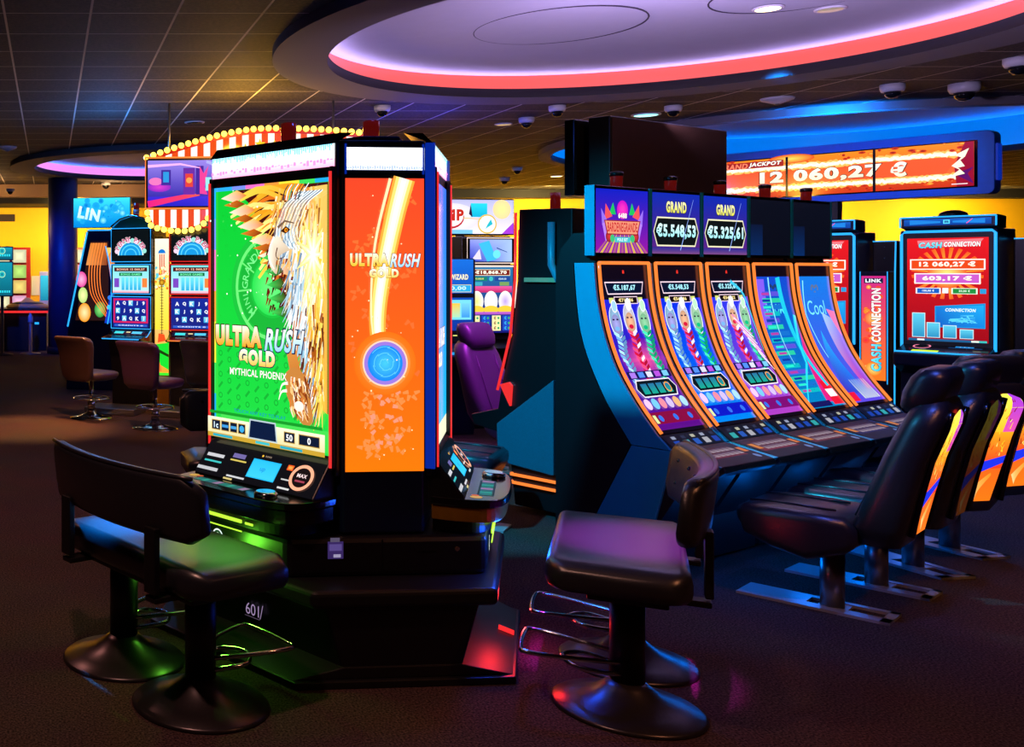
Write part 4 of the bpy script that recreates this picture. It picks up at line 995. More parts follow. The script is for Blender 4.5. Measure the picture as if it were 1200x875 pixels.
t = thing('jackpot_sign', 'long blue framed GRAND JACKPOT sign with three orange screens on a post', 'sign', Vector((8.76, 9.45, 0)) + U30 * 1.17, R(-60), None)
fr_ = rrect(2.62, .60, .06, 6)
MB().prism_y([(x, 2.53 + z) for x, z in fr_], .0, .16).build('frame', mat('sign_blue', (0, 92, 190), .35, scale=20), t, .006)
MB().box(-1.19, 1.19, -.006, 0, 2.30, 2.745).build('screen_surround', M['glass'], t)
W3 = .777
def jackpot(c):
    c.rect(-1.165, 0, 1.165, .42, (200, 50, 6), (255, 140, 20), ny=4); c.rect(-1.165, .1, 1.165, .32, (255, 110, 50), (240, 80, 30), ny=2)
    rr = random.Random(9)
    for yb in (.095, .315):
        for wd, cl in ((.07, (255, 190, 90)), (.04, (255, 240, 200)), (.02, (255, 255, 250))):
            pts = [(-1.165 + i * .02, yb + rr.uniform(-.012, .012)) for i in range(111)]; c.band(pts, wd, wd, cl)
    for i in range(70):
        x = rr.uniform(-1.15, 1.1); y = rr.choice([rr.uniform(.34, .42), rr.uniform(0, .07)]); c.disc(x, y, rr.uniform(.01, .04), rr.choice([(255, 200, 60), (160, 20, 0), (255, 100, 10), (120, 10, 4)]), ry=.014, edge=(220, 60, 10), seg=8)
    c.disc(-.35, .4, .22, (255, 220, 90), ry=.05, edge=(230, 70, 10)); c.poly([(1.04, .0), (1.165, 0), (1.165, .42), (1.1, .42), (1.02, .2)], (150, 10, 40)); c.poly([(1.02, .12), (1.165, .02), (1.12, .12), (1.165, .18)], (90, 10, 100))
    c.poly([(.98, .09), (1.06, .16), (1.0, .2), (1.09, .27), (1.02, .3), (1.13, .36), (1.1, .28), (1.06, .26), (1.1, .19), (1.05, .18), (1.1, .12)], (255, 248, 220))
    c.poly([(.2, .13), (.96, .13), (1.0, .21), (.96, .29), (.2, .29)], (245, 90, 40))
    c.rect(-1.165, .33, -.42, .40, (160, 24, 20)); c.text('GRAND', -.92, .36, .06, (255, 130, 90), bold=.04, shear=.2, w=.3); c.text('JACKPOT', -.6, .365, .055, (255, 250, 235), bold=.05, shear=.2, w=.32, outline=(20, 40, 90))
    c.text('12 060,27', -.10, .205, .15, (255, 244, 200), (255, 255, 240), bold=.05, w=1.1, outline=(90, 30, 10)); c.text('€', .596, .202, .15, (90, 30, 10), bold=.05, w=.135); c.text('€', .59, .205, .15, (255, 244, 210), (255, 255, 245), bold=.05, w=.13)
    c.rect(1.0, .02, 1.12, .028, (255, 240, 240))
cj = Canvas(); jackpot(cj)
for x in (-W3 / 2, W3 / 2): cj.rect(x - .012, -.004, x + .012, .424, (6, 6, 10))
cj.build('screen', flat(0, 2.313, -.008), M['disp'], t)
MB().box(-.06, .06, .03, .13, 0, 2.25).build('post', M['body'], t)
MB().box(1.31, 1.325, .03, .13, 2.36, 2.7).build('end_light', M['neon_deep'], t)

# ================================================================== circus machines on the far left
def fan_logo(c, x, y, s):
    c.disc(x, y, .14 * s, (20, 150, 220), ry=.13 * s, a0=0, a1=180); c.ring(x, y, .1 * s, .112 * s, (90, 210, 250), 24, 0, 180); c.ring(x, y, .06 * s, .07 * s, (90, 210, 250), 24, 0, 180); c.ring(x, y, .135 * s, .15 * s, (230, 250, 250), 24, 0, 180)
    for i in range(10):
        a = R(165 - i * 16.5); c.disc(x + .165 * s * math.cos(a), y + .155 * s * math.sin(a), .026 * s, (150, 225, 215) if i % 2 else (250, 210, 235), seg=10)
    for i, ch in enumerate('PENNY PIER'):
        a = R(156 - i * 14.5)
        if ch != ' ': c.text(ch, x + .165 * s * math.cos(a), y + .155 * s * math.sin(a) + .012 * s, .05 * s, (190, 40, 100), rot=math.degrees(a) - 90, bold=.02, outline=(255, 245, 250), ow=.03)
def circus_machine(label, loc, rz, hot):
    t = thing('slot_machine', label, 'slot machine', loc, rz, 'slot machines under the circus sign')
    nm = M['neon_red'] if hot else M['neon_blue']; bodym = M['red'] if hot else M['navy']
    MB().prism_x([(.45, 0), (.45, 1.98), (.06, 1.98), (.03, .8), (-.1, .74), (-.06, .6), (.0, .3), (.0, 0)], -.23, .23).build('cabinet', M['body'], t, .01)
    fr2 = MB()
    for z0, z1 in ((1.60, 1.985), (1.245, 1.585), (.86, 1.23)): fr2.box(-.245, .245, .0, .07, z0, z1)
    fr2.build('screen_frame', bodym, t, .01)
    q = MB()
    for z0, z1 in ((1.60, 1.985), (1.245, 1.585), (.86, 1.23)): q.tube([(-.24, -.004, z0 + .008), (.24, -.004, z0 + .008), (.24, -.004, z1 - .008), (-.24, -.004, z1 - .008)], .006, 6, True)
    q.build('light_strip', nm, t)
    c = Canvas(); c.rect(-.22, 0, .22, .34, (8, 16, 20)); fan_logo(c, 0, .06, 1.05); c.build('top_screen', flat(0, 1.62, -.006), M['disp'], t)
    c = Canvas(); c.rect(-.22, 0, .22, .30, (190, 235, 240), (120, 225, 235)); c.rect(-.2, .235, .2, .28, (70, 20, 24)); c.text('BONUS 12 060,27', 0, .257, .024, (255, 190, 160), bold=.04, w=.34); c.rect(-.14, .185, .14, .222, (10, 110, 70)); c.text('BONUS GAMES', 0, .203, .02, (120, 250, 180), bold=.03, w=.24)
    for i in range(5): c.rect(-.11 + i * .05, .03, -.075 + i * .05, .17, (40, 170, 220), (110, 230, 250))
    c.rect(-.2, .06, -.14, .16, (120, 70, 190)); c.rect(.14, .06, .2, .16, (240, 130, 60)); c.rect(-.22, 0, .22, .022, (250, 180, 200)); c.build('middle_screen', flat(0, 1.265, -.006), M['disp'], t)
    c = Canvas(); c.rect(-.22, 0, .22, .33, (14, 30, 120), (20, 40, 150)); 
    if not hot: c.frame(-.21, .05, .21, .32, .02, (210, 30, 90))
    for i in range(5):
        for j in range(3):
            ch = '9KAJQ'[(i * 2 + j) % 5]; x = -.155 + i * .078; y = .10 + j * .085
            if (i + j) % 3 == 1: c.rect(x - .026, y - .03, x + .026, y + .03, (40, 160, 220), (130, 220, 250))
            c.text(ch, x, y, .042, (240, 245, 255), bold=.05)
    c.rect(-.2, .012, .2, .036, (40, 90, 200)); c.text('CREDITS 0', 0, .024, .012, (230, 240, 255), w=.3); c.build('reel_screen', flat(0, .88, -.006), M['disp'], t)
    dk = MB().prism_x([(.03, .85), (-.01, .85), (-.10, .80), (-.27, .775), (-.275, .755), (-.1, .73), (.03, .73)], -.24, .24).build('deck', M['gloss'], t, .006)
    c = Canvas(); c.rect(-.2, .005, .2, .1, (6, 12, 24)); c.rect(-.17, .03, -.06, .075, (60, 220, 225)); c.rect(.04, .03, .16, .075, (80, 200, 250)); c.rect(-.03, .05, .02, .07, (240, 220, 150)); c.build('card_panel', slope(0, -.102, .8025, -.01, .853), M['disp'], dk)
    MB().tube([(-.24, -.1, .79), (-.22, -.272, .768), (.22, -.272, .768), (.24, -.1, .79), (.24, .0, .85)], .006, 6).build('deck_light', M['neon_orange'] if hot else M['neon_blue'], dk)
    # peaked roof with a candle
    rf = MB().prism_y([(-.24, 1.985), (.24, 1.985), (.14, 2.08), (.0, 2.11), (-.14, 2.07)], .02, .2).build('peaked_roof', M['teal'], t, .004)
    MB().tube([(-.25, .01, 2.0), (-.14, .01, 2.08), (0, .01, 2.12), (.14, .01, 2.09), (.25, .01, 2.0)], .01, 6).build('roof_trim', M['chrome'], rf)
    cd = MB().lathe([(.03, 0), (.032, .16)], (.02, .1, 2.1), 14).build('candle', M['candle'], t); MB().lathe([(.033, .04), (.033, .09)], (.02, .1, 2.1), 14).build('candle_band', M['white'], cd)
    return t
mr = Vector((1.53, 10.75, 0)); ml = Vector((.90, 11.05, 0))
circus_machine('blue lit slot machine with fan logo, left under the circus sign', ml, R(-30), False)
circus_machine('red lit slot machine with fan logo beside the popcorn banner', mr, R(-16), True)

t = thing('banner_sign', 'narrow yellow popcorn thermometer banner between the two fan logo machines', 'sign', (1.235, 10.97, 0), R(-16))
MB().box(-.078, .078, .0, .06, .0, 1.88).build('housing', M['brass'], t, .005)
c = Canvas(); c.rect(-.085, 0, .085, 1.5, (255, 160, 40), (255, 250, 226), ny=4); c.rect(-.085, .5, .085, 1.1, (255, 220, 60), (255, 236, 120), ny=3)
rr = random.Random(4)
for i in range(3): c.rect(-.03 + i * .025, 1.1, -.018 + i * .025, 1.33, (214, 40, 30))
c.disc(0, 1.34, .045, (20, 120, 210), a0=0, a1=180)
for i in range(60): c.disc(rr.uniform(-.075, .075), rr.uniform(.95, 1.2), rr.uniform(.008, .02), rr.choice([(255, 245, 200), (255, 210, 70), (230, 120, 30), (90, 200, 220)]), seg=7)
c.rect(-.004, .45, .004, 1.0, (60, 60, 30)); 
for i in range(18): c.rect(-.02, .46 + i * .03, .02, .466 + i * .03, (90, 80, 30))
c.disc(0, 1.02, .035, (240, 180, 40), edge=(120, 70, 10)); c.poly([(-.05, .36), (.05, .38), (.03, .45), (-.04, .46)], (240, 80, 30))
c.poly([(-.085, .15), (.085, .06), (.085, .36), (-.085, .34)], (20, 220, 50)); c.poly([(-.085, .27), (.085, .2), (.085, .23), (-.085, .31)], (20, 60, 10)); c.poly([(-.085, .03), (.0, .05), (-.03, .16), (-.085, .2)], (255, 120, 50)); c.rect(-.085, 0, .085, .03, (60, 230, 50))
c.build('panel', lambda x, z, e: (x * .9, -.003 - e, .36 + z), M['disp'], t)

# circus sign
t = thing('circus_sign', 'red and white striped circus sign edged with round yellow bulbs, above the fan machines', 'sign', (2.06, 10.45, 0), R(-6))
arc = [(-1.04, 2.70), (-.75, 2.80), (-.45, 2.885), (-.15, 2.955), (.15, 2.99), (.5, 2.985), (.85, 2.965), (1.22, 2.925)]
ap = bez([(x, z, 0) for x, z in arc], 5); ap = [(v[0], v[1]) for v in ap]
MB().prism_y(ap + [(1.22, 2.62), (-1.04, 2.62)], .0, .12).build('arch_board', M['red'], t)
c = Canvas(); n = 34
def topz(x):
    x = max(x, ap[0][0])
    for i in range(len(ap) - 1):
        if ap[i][0] <= x <= ap[i + 1][0] + 1e-6: return ap[i][1] + (ap[i + 1][1] - ap[i][1]) * (x - ap[i][0]) / max(ap[i + 1][0] - ap[i][0], 1e-6)
    return ap[-1][1]
for i in range(n):
    x0 = -1.04 + 2.26 * i / n; x1 = -1.04 + 2.26 * (i + 1) / n; c.poly([(x0, 2.62), (x1, 2.62), (x1, topz(x1) - .05), (x0, topz(x0) - .05)], (255, 250, 236) if i % 2 else (226, 70, 16))
for i, r in enumerate((.03, .045, .06, .05, .035)): c.star(-.16 + i * .15, 2.80 + .015 * i - .02 * abs(i - 2), r, (255, 204, 30))
c.build('striped_panel', flat(0, 0, -.004), M['disp'], t)
sc = MB().box(-1.055, -.33, -.05, .1, 2.155, 2.70).build('screen_housing', M['black'], t, .006)
MB().tube([(-1.05, -.055, 2.16), (-.30, -.055, 2.16), (-.30, -.055, 2.695), (-1.05, -.055, 2.695)], .012, 6, True).build('screen_neon', M['neon_orange'], sc)
c = Canvas(); c.rect(-.34, 0, .34, .48, (30, 20, 150), (150, 130, 230), ny=4); c.rect(-.34, 0, .34, .1, (30, 30, 190), (60, 40, 210))
c.band([(-.34, .02), (.05, .1), (.2, .12)], .07, .02, (230, 30, 130), (250, 90, 60)); c.disc(-.22, .2, .12, (220, 60, 200), ry=.05, edge=(140, 40, 190)); c.disc(-.26, .26, .07, (250, 120, 190), ry=.04)
c.rect(-.2, .22, -.1, .38, (60, 40, 150)).rect(-.18, .25, -.12, .36, (40, 150, 220)); c.rect(.03, .12, .15, .4, (100, 40, 160)).rect(.05, .2, .13, .34, (220, 60, 60)); c.disc(.09, .27, .03, (250, 160, 80)); c.rect(.16, .12, .24, .42, (60, 30, 150)); c.poly([(.2, .42), (.24, .34), (.29, .42), (.25, .2), (.28, .12), (.2, .13)], (240, 60, 150)); c.ring(.24, .3, .15, .18, (170, 170, 255), 20, -20, 80); c.rect(.26, .16, .32, .3, (150, 230, 230)); c.band([(-.34, .42), (.0, .44), (.2, .40)], .03, .01, (250, 180, 240))
c.build('screen', flat(-.685, 2.185, -.053), M['disp'], sc)
va = bez([(-1.03, 2.15, 0), (-1.0, 2.02, 0), (-.85, 1.97, 0), (-.66, 1.955, 0), (-.5, 1.99, 0), (-.42, 2.06, 0), (-.36, 2.15, 0)], 4); va = [(v[0], v[1]) for v in va]
vl = MB().prism_y(va, -.01, .05).build('valance', M['red'], t)
c = Canvas()
def botz(x):
    x = max(x, va[0][0])
    for i in range(len(va) - 1):
        if va[i][0] <= x <= va[i + 1][0] + 1e-6: return va[i][1] + (va[i + 1][1] - va[i][1]) * (x - va[i][0]) / max(va[i + 1][0] - va[i][0], 1e-6)
    return 2.15
for i in range(11):
    x0 = -1.03 + .67 * i / 11; x1 = x0 + .67 / 11; c.poly([(x0, botz(x0) + .0), (x1, botz(x1) + .0), (x1, 2.15), (x0, 2.15)], (255, 250, 236) if i % 2 == 0 else (226, 70, 16))
c.build('valance_stripes', flat(0, 0, -.014), M['disp'], vl)
MB().tube([(-.8, .06, 2.65), (-.8, .06, H_C)], .012, 8).tube([(.9, .06, 2.7), (.9, .06, H_C)], .012, 8).build('hanging_rod', M['steel'], t)
L_ = [0]
for i in range(1, len(ap)): L_.append(L_[-1] + math.hypot(ap[i][0] - ap[i - 1][0], ap[i][1] - ap[i - 1][1]))
def walk(P_, s_):
    a = 0
    for i in range(1, len(P_)):
        d = math.hypot(P_[i][0] - P_[i - 1][0], P_[i][1] - P_[i - 1][1])
        if a + d >= s_: k = (s_ - a) / d; return (P_[i - 1][0] + (P_[i][0] - P_[i - 1][0]) * k, P_[i - 1][1] + (P_[i][1] - P_[i - 1][1]) * k)
        a += d
    return P_[-1]
bme = MB().sphere((0, 0, 0), .031, 1, 12, 8).build('bulb', M['bulb'], t); first = True
spots_b = [walk(ap, L_[-1] * i / 30) for i in range(31)]
tl = sum(math.hypot(va[i][0] - va[i - 1][0], va[i][1] - va[i - 1][1]) for i in range(1, len(va)))
spots_b += [(x, z - .03) for x, z in [walk(va, tl * i / 12) for i in range(13)]]
for i, (x, z) in enumerate(spots_b):
    o = bme if i == 0 else bme.copy()
    if i: COL.objects.link(o)
    o.location = (x, -.03, z); o.parent = t

# machine row with blue header, left of the fan machines
t = thing('slot_machine', 'tall wedge shaped machine with blue header sign beside the dark column', 'slot machine', (.33, 12.7, 0), R(-14))
MB().prism_y([(-.12, .0), (-.10, .8), (.16, 2.03), (.5, 2.03), (.5, 0)], .0, .3).build('cabinet', M['navy'], t, .01)
MB().tube([(-.1, -.01, .8), (.155, -.01, 2.0)], .011, 6).tube([(.16, -.01, 2.02), (.5, -.01, 2.02)], .008, 6).build('light_strip', M['neon_blue'], t)
c = Canvas(); c.poly([(0, .1), (.2, 1.1), (.43, 1.1), (.43, .1)], (40, 18, 18))
c.poly([(.2, 1.08), (.41, 1.08), (.41, .8), (.14, .8)], [(220, 130, 50), (190, 100, 40), (140, 60, 30), (230, 150, 80)])
c.disc(.08, .62, .07, (255, 180, 220), ry=.1, edge=(220, 60, 150)); c.disc(.1, .42, .06, (250, 240, 170), ry=.1, edge=(180, 220, 120)); c.disc(.12, .2, .08, (255, 236, 170), ry=.12, edge=(255, 150, 20)); c.disc(.32, .24, .07, (140, 230, 120), ry=.1, edge=(40, 140, 60))
for j in range(5): c.band(bez([(.24 + j * .035, 1.08), (.18 + j * .035, .75), (.2 + j * .035, .45), (.32 + j * .03, .25), (.42, .12)], 6), .014, .008, (255, 140, 60), (255, 110, 40))
c.build('art_panel', lambda x, z, e: (.0 + x, -.012 - e, .78 + z), M['disp'], t)
hd = MB().box(-.02, .72, -.06, .02, 2.05, 2.43).build('header', M['navy'], t, .006)
c = Canvas(); c.rect(-.36, 0, .36, .37, (0, 130, 220), (60, 226, 250), ny=4)
for i in range(40): c.disc(rr.uniform(-.3, .34), rr.uniform(.04, .34), rr.uniform(.01, .05), rr.choice([(20, 160, 230), (80, 230, 250), (0, 110, 210), (150, 245, 255)]), edge=(30, 170, 235), seg=8)
c.text('LIN', -.16, .17, .15, (190, 245, 250), (230, 255, 255), bold=.05, rot=-12, w=.28); c.build('header_screen', flat(.35, 2.055, -.062), M['disp'], hd)
c = Canvas(); c.poly([(.0, 0), (.16, 0), (.16, .95), (.02, .95), (.09, .45)], (20, 60, 190)); c.poly([(.02, .95), (.16, .95), (.16, .5), (.08, .55)], [(255, 190, 60), (255, 220, 150), (250, 220, 120), (240, 150, 40)])
c.disc(.1, .82, .05, (255, 206, 140), ry=.08, edge=(230, 120, 30)); c.disc(.12, .85, .018, (50, 20, 30), ry=.01); c.rect(.085, .52, .155, .64, (250, 230, 160)); c.disc(.06, .2, .03, (60, 200, 250)); c.disc(.07, .32, .03, (40, 120, 240))
c.build('portrait_panel', lambda x, z, e: (.38 + x, -.02 - e, .85 + z), M['disp'], t)
MB().tube([(p[0], -.03, p[2]) for p in bez([(.395, 0, 1.82), (.46, 0, 1.5), (.475, 0, 1.2), (.42, 0, .84)], 6)], .008, 6).build('curved_light', M['neon_blue'], t)

# ------------------------------------------------ swivel chairs by the circus machines
def swivel(label, loc, rz, ms):
    t = thing('swivel_chair', label, 'chair', loc, rz, 'swivel chairs at the circus machines'); t.scale = (1, 1, .78)
    secs = []
    for z, y, w, th in ((.50, .20, .30, .05), (.56, .215, .40, .07), (.68, .225, .43, .075), (.82, .235, .45, .075), (.94, .25, .48, .085), (1.02, .275, .49, .10), (1.065, .30, .47, .09), (1.085, .315, .40, .05)):
        secs.append([(px, y + py - .3 * px * px, z) for px, py in rrect(w, th, th * .42, 4)])
    MB().loft(secs).build('backrest', ms, t)
    secs = []
    for y, w, zt, zb in ((.20, .34, .60, .54), (.14, .42, .62, .51), (0, .44, .625, .50), (-.16, .43, .62, .51), (-.22, .36, .60, .54)):
        secs.append([(px, y, (zt + zb) / 2 + pz) for px, pz in rrect(w, zt - zb, (zt - zb) * .42, 4)])
    MB().loft(secs).build('seat', ms, t)
    MB().lathe([(.022, .1), (.022, .50)], (0, 0, 0), 16).lathe([(.04, .1), (.04, .24)], (0, 0, 0), 16).build('gas_post', M['chrome'], t)
    MB().lathe([(.22, .0), (.22, .012), (.12, .03), (.05, .07), (.04, .1)], (0, 0, 0), 32).build('base_disc', M['chrome'], t)
    q = MB().tube([(.18 * math.cos(2 * PI * k / 28), .18 * math.sin(2 * PI * k / 28), .26) for k in range(28)], .011, 8, True)
    for k in range(3): a = 2 * PI * k / 3 + .5; q.tube([(.03 * math.cos(a), .03 * math.sin(a), .24), (.18 * math.cos(a), .18 * math.sin(a), .26)], .009, 6)
    q.build('foot_ring', M['chrome'], t)
    return t
fz = face(.72, .69)
swivel('brown swivel chair with curled top before the blue lit fan machine', (.43, 10.25, 0), fz, M['bleather'])
swivel('plum swivel chair with curled top before the popcorn banner', (1.01, 9.55, 0), fz, M['pleather'])
swivel('dark swivel chair half hidden by the left edge of the tower', (1.60, 9.72, 0), face(.5, .86), M['leather'])
for (x, y) in ((.70, 10.62), (1.42, 10.36)):
    s_ = MB().box(-.28, .28, -.2, .2, 0, .07).build('foot_step', M['steel'], None, .01); s_.location = (x, y, 0); s_.rotation_euler = (0, 0, R(-24))
    tag(s_, 'low metal foot step in front of the %s fan machine' % ('blue lit' if x < 1 else 'red lit'), 'foot step', 'steps before the fan machines')

# ================================================================== machines seen right of the tower
t = thing('slot_machine', 'slot machine showing 18.868,70 with white strip edge, right of the tower', 'slot machine', (4.21, 9.55, 0), R(10))
MB().prism_x([(.4, 0), (.4, 1.84), (.05, 1.84), (.03, .85), (-.2, .78), (-.1, .7), (0, 0)], -.26, .26).build('cabinet', M['body'], t, .01)
MB().box(-.255, .255, -.02, .06, 1.575, 1.825).build('top_frame', M['gloss'], t, .006); MB().box(-.265, .265, -.02, .06, .90, 1.565).build('screen_frame', M['gloss'], t, .006)
MB().tube([(-.25, -.024, 1.58), (.25, -.024, 1.58), (.25, -.024, 1.82), (-.25, -.024, 1.82)], .006, 6, True).tube([(-.26, -.024, 1.55), (.26, -.024, 1.55), (.26, -.024, 1.15)], .011, 6).build('light_strip', emat('pale_neon', (255, 226, 210), 1.1), t)
c = Canvas(); c.rect(-.22, 0, .22, .21, (40, 50, 190), (150, 160, 245), right=(170, 200, 250), nx=2, ny=2); c.poly([(-.13, .17), (-.02, .2), (.06, .02), (-.04, .0)], (60, 190, 240)); c.disc(.06, .07, .04, (110, 230, 250)); c.poly([(-.2, .02), (-.12, .12), (-.1, .02)], (230, 220, 255)); c.band([(.06, .13), (.17, .09)], .01, .006, (30, 70, 150)); c.build('top_screen', flat(0, 1.595, -.022), M['disp'], t)
c = Canvas(); c.rect(-.23, 0, .23, .63, (20, 20, 110), (40, 120, 170), ny=4)
c.rect(-.2, .545, .2, .605, (250, 230, 190)).rect(-.195, .55, .195, .6, (120, 24, 10)); c.text('€18,868.70', 0, .575, .038, (255, 250, 230), bold=.05, w=.33); c.rect(-.2, .495, -.04, .535, (20, 130, 110)); c.rect(.04, .495, .2, .535, (30, 70, 150)); c.disc(0, .515, .022, (60, 190, 190)); c.text('€1,000.00', -.12, .515, .018, (240, 230, 120), bold=.03); c.text('€500.00', .12, .515, .018, (200, 230, 250), bold=.03); c.rect(-.19, .45, -.09, .485, (60, 170, 190)); c.rect(.09, .45, .19, .485, (120, 160, 90))
c.rect(-.22, .385, .22, .445, (190, 30, 100), (240, 90, 160))
for x, cl in ((-.15, (240, 230, 120)), (0, (235, 250, 250)), (.15, (190, 160, 240))): c.disc(x, .30, .07, cl, ry=.1, edge=(255, 250, 240)); c.disc(x, .22, .08, (255, 206, 60), ry=.04)
c.rect(-.22, .175, .22, .2, (180, 90, 200))
for i in range(4):
    x = -.165 + i * .11; c.rect(x - .045, .02, x + .045, .165, (250, 240, 170) if i % 2 == 0 else (30, 70, 190))
    for j in range(3): c.text('€', x - .015, .045 + j * .048, .032, (120, 40, 10) if i % 2 == 0 else (60, 180, 240), bold=.03); c.disc(x + .022, .045 + j * .048, .012, (60, 170, 110))
c.build('screen', flat(0, .915, -.022), M['disp'], t)
MB().tube([(.30, -.02, .3), (.30, -.02, 1.9)], .012, 6).build('side_neon', M['neon_red'], t)
t = thing('slot_machine', 'blue lit machine peeking out beside the tower edge', 'slot machine', (3.66, 9.15, 0), R(8))
MB().prism_x([(.4, 0), (.4, 1.62), (.05, 1.62), (.03, .85), (-.24, .74), (-.24, .68), (-.05, .6), (0, 0)], -.25, .25).build('cabinet', M['navy'], t, .01)
MB().box(-.25, .25, -.03, .06, .84, 1.62).build('screen_frame', M['navy'], t, .02)
c = Canvas(); c.rect(-.22, 0, .22, .75, (10, 40, 140), (20, 110, 220), ny=4); c.text('CASH WIZARD', .02, .59, .05, (250, 245, 210), bold=.04, w=.3, outline=(90, 60, 20)); c.rect(-.2, .45, .2, .52, (240, 220, 130)).rect(-.195, .455, .195, .515, (40, 170, 230)); c.text('1 000,00', 0, .485, .04, (200, 245, 255), bold=.04, w=.3); c.rect(-.22, .40, .22, .44, (10, 10, 20)); c.rect(-.2, .2, .2, .38, (120, 220, 240))
for i in range(4): c.rect(-.18 + i * .095, .22, -.1 + i * .095, .35, [(230, 240, 250), (250, 220, 210), (170, 230, 190), (60, 150, 230)][i], [(120, 220, 240), (220, 90, 120), (240, 200, 60), (120, 210, 250)][i])
c.rect(-.22, .0, .22, .1, (8, 10, 20)); c.rect(-.18, .03, -.05, .07, (240, 150, 190)); c.rect(.02, .05, .09, .06, (220, 220, 120)); c.ring(.17, .05, .02, .03, (240, 60, 70), 16); c.build('screen', flat(0, .86, -.034), M['disp'], t)
c = Canvas(); c.rect(-.23, 0, .23, .24, (10, 20, 60)); c.rect(-.2, .03, -.02, .08, (30, 150, 220)); c.disc(.05, .12, .06, (190, 230, 90), ry=.03); c.rect(-.2, .13, -.05, .2, (30, 110, 220)); c.build('console_panel', slope(0, -.242, .742, .0, .85), M['disp'], t)
t = thing('lightbox_sign', 'wide pastel lightbox sign with red lettering above the machines right of the tower', 'sign', (4.1, 10.12, 0), R(8))
MB().box(-.62, .66, .0, .2, 1.87, 2.24).build('housing', M['black'], t, .006); MB().box(.1, .16, .08, .14, 0, 1.88).build('post', M['black'], t)
c = Canvas(); c.rect(-.61, 0, .65, .345, (250, 240, 255), (190, 190, 250), nx=4, ny=3); c.disc(-.02, .16, .28, (255, 255, 255), ry=.15, edge=(230, 225, 250)); c.rect(-.3, 0, .2, .04, (120, 200, 240)); c.disc(-.04, .17, .15, (190, 30, 30), ry=.12); c.disc(-.04, .18, .14, (255, 245, 250), ry=.11)
c.text('CHAMP', -.17, .19, .12, (200, 40, 20), bold=.05, w=.55, outline=(255, 255, 255), ow=.04); c.rect(.18, .17, .36, .31, (10, 180, 220), (40, 220, 240)); c.poly([(.16, .2), (.18, .3), (.2, .17)], (40, 20, 60)); c.disc(.36, .1, .105, (230, 190, 80), ry=.1); c.disc(.36, .1, .09, (245, 250, 250), ry=.085); c.poly([(.34, .05), (.42, .1), (.4, .15), (.36, .09)], (30, 190, 210)); c.disc(.52, .25, .1, (255, 240, 150), ry=.1, edge=(250, 220, 160)); c.poly([(.52, 0), (.65, 0), (.65, .12)], (170, 60, 220)); c.band([(.1, .16), (.3, .15)], .01, .006, (240, 190, 90))
c.build('panel', flat(0, 1.883, -.004), M['disp'], t)
# chairs of the twin side
gaming_chair('plum lit high backed chair seen from the front between tower and dark machine', (3.50, 7.42, 0), face(.5, -.866), M['pleather'], 'chairs behind the curved row')  # purple light on this chair is put into the leather colour
gaming_chair('dark high backed chair with blue glint just right of the tower deck', (2.42, 5.98, 0), face(.80, -.6), M['dleather'], 'chairs behind the curved row')

# ================================================================== far left corner
def shelf(label, x, n):
    t = thing('light_shelf', label, 'shelf', (x, 21.5, 0), 0, 'lit cube shelves on the yellow wall')
    MB().box(-.06, n * .36 + .06, .08, .25, .3, 2.02).build('back_panel', M['red'], t, .01)
    cols = [(255, 250, 200), (190, 240, 120), (255, 220, 120), (255, 190, 230), (255, 250, 240), (255, 190, 60)]
    for i in range(n):
        for j in range(5):
            c = cols[(i * 2 + j * 3 + i * j) % 6]; cc = Canvas(); cc.disc(.15, .14, .22, c, ry=.2, edge=tuple(v * .75 for v in c), seg=16)
            cc.p[-1] = ([(min(max(px, 0), .3), min(max(py, 0), .28)) for px, py in cc.p[-1][0]],) + cc.p[-1][1:]
            b = MB().box(i * .36 + .02, i * .36 + .34, .0, .09, .36 + j * .33, .36 + j * .33 + .3).build('cube', M['red'], t, .008)
            cc.build('glow_panel', flat(i * .36 + .03, .37 + j * .33, -.003), M['disp'], b)
shelf('shelf of coloured glowing cubes with red side, left edge behind the bar', -1.55, 3)
shelf('shelf of coloured glowing cubes right of the dark column', .52, 2)
for k, x in enumerate((-.30, -.06)):
    o = MB().box(-.1, .1, 0, .02, 0, .42).build('notice_sign', M['white'], None, .004); o.location = (x, 21.97, .98); tag(o, 'pale notice sheet on the yellow wall, %s' % ('next to the red shelf' if k == 0 else 'next to the dark column'), 'notice', 'notices on the yellow wall')
t = thing('bar_counter', 'long dark counter with red lit top edge at the left edge', 'counter', (-1.1, 18.9, 0))
MB().box(-1.4, 1.05, 0, .7, 0, .72).build('front', M['black'], t, .01); MB().box(-1.42, 1.08, -.12, .75, .76, .80).build('worktop', M['wood'], t, .01); MB().box(-1.42, 1.08, -.125, -.1, .72, .76).build('edge_light', M['neon_red'], t)
MB().box(.82, .9, -.004, 0, .5, .54).build('display_light', M['neon_blue'], t)
q = thing('roulette_wheel', 'covered wheel with pale oval rim on the dark counter', 'roulette wheel', (-.42, 19.2, .80)); MB().lathe([(.4, 0), (.42, .03), (.36, .07), (.12, .13), (.05, .19), (.0001, .2)], (0, 0, 0), 32).build('wheel', M['beige'], q); MB().lathe([(.30, .08), (.31, .095), (.2, .12)], (0, 0, 0), 32).build('inner_rim', M['grey'], q)
t = thing('betting_terminal', 'teal two screen terminal on a pole at the left edge', 'terminal', (-.85, 17.9, 0)); MB().lathe([(.2, 0), (.2, .02), (.03, .04), (.03, 1.3)], (0, .05, 0), 16).build('pole', M['black'], t)
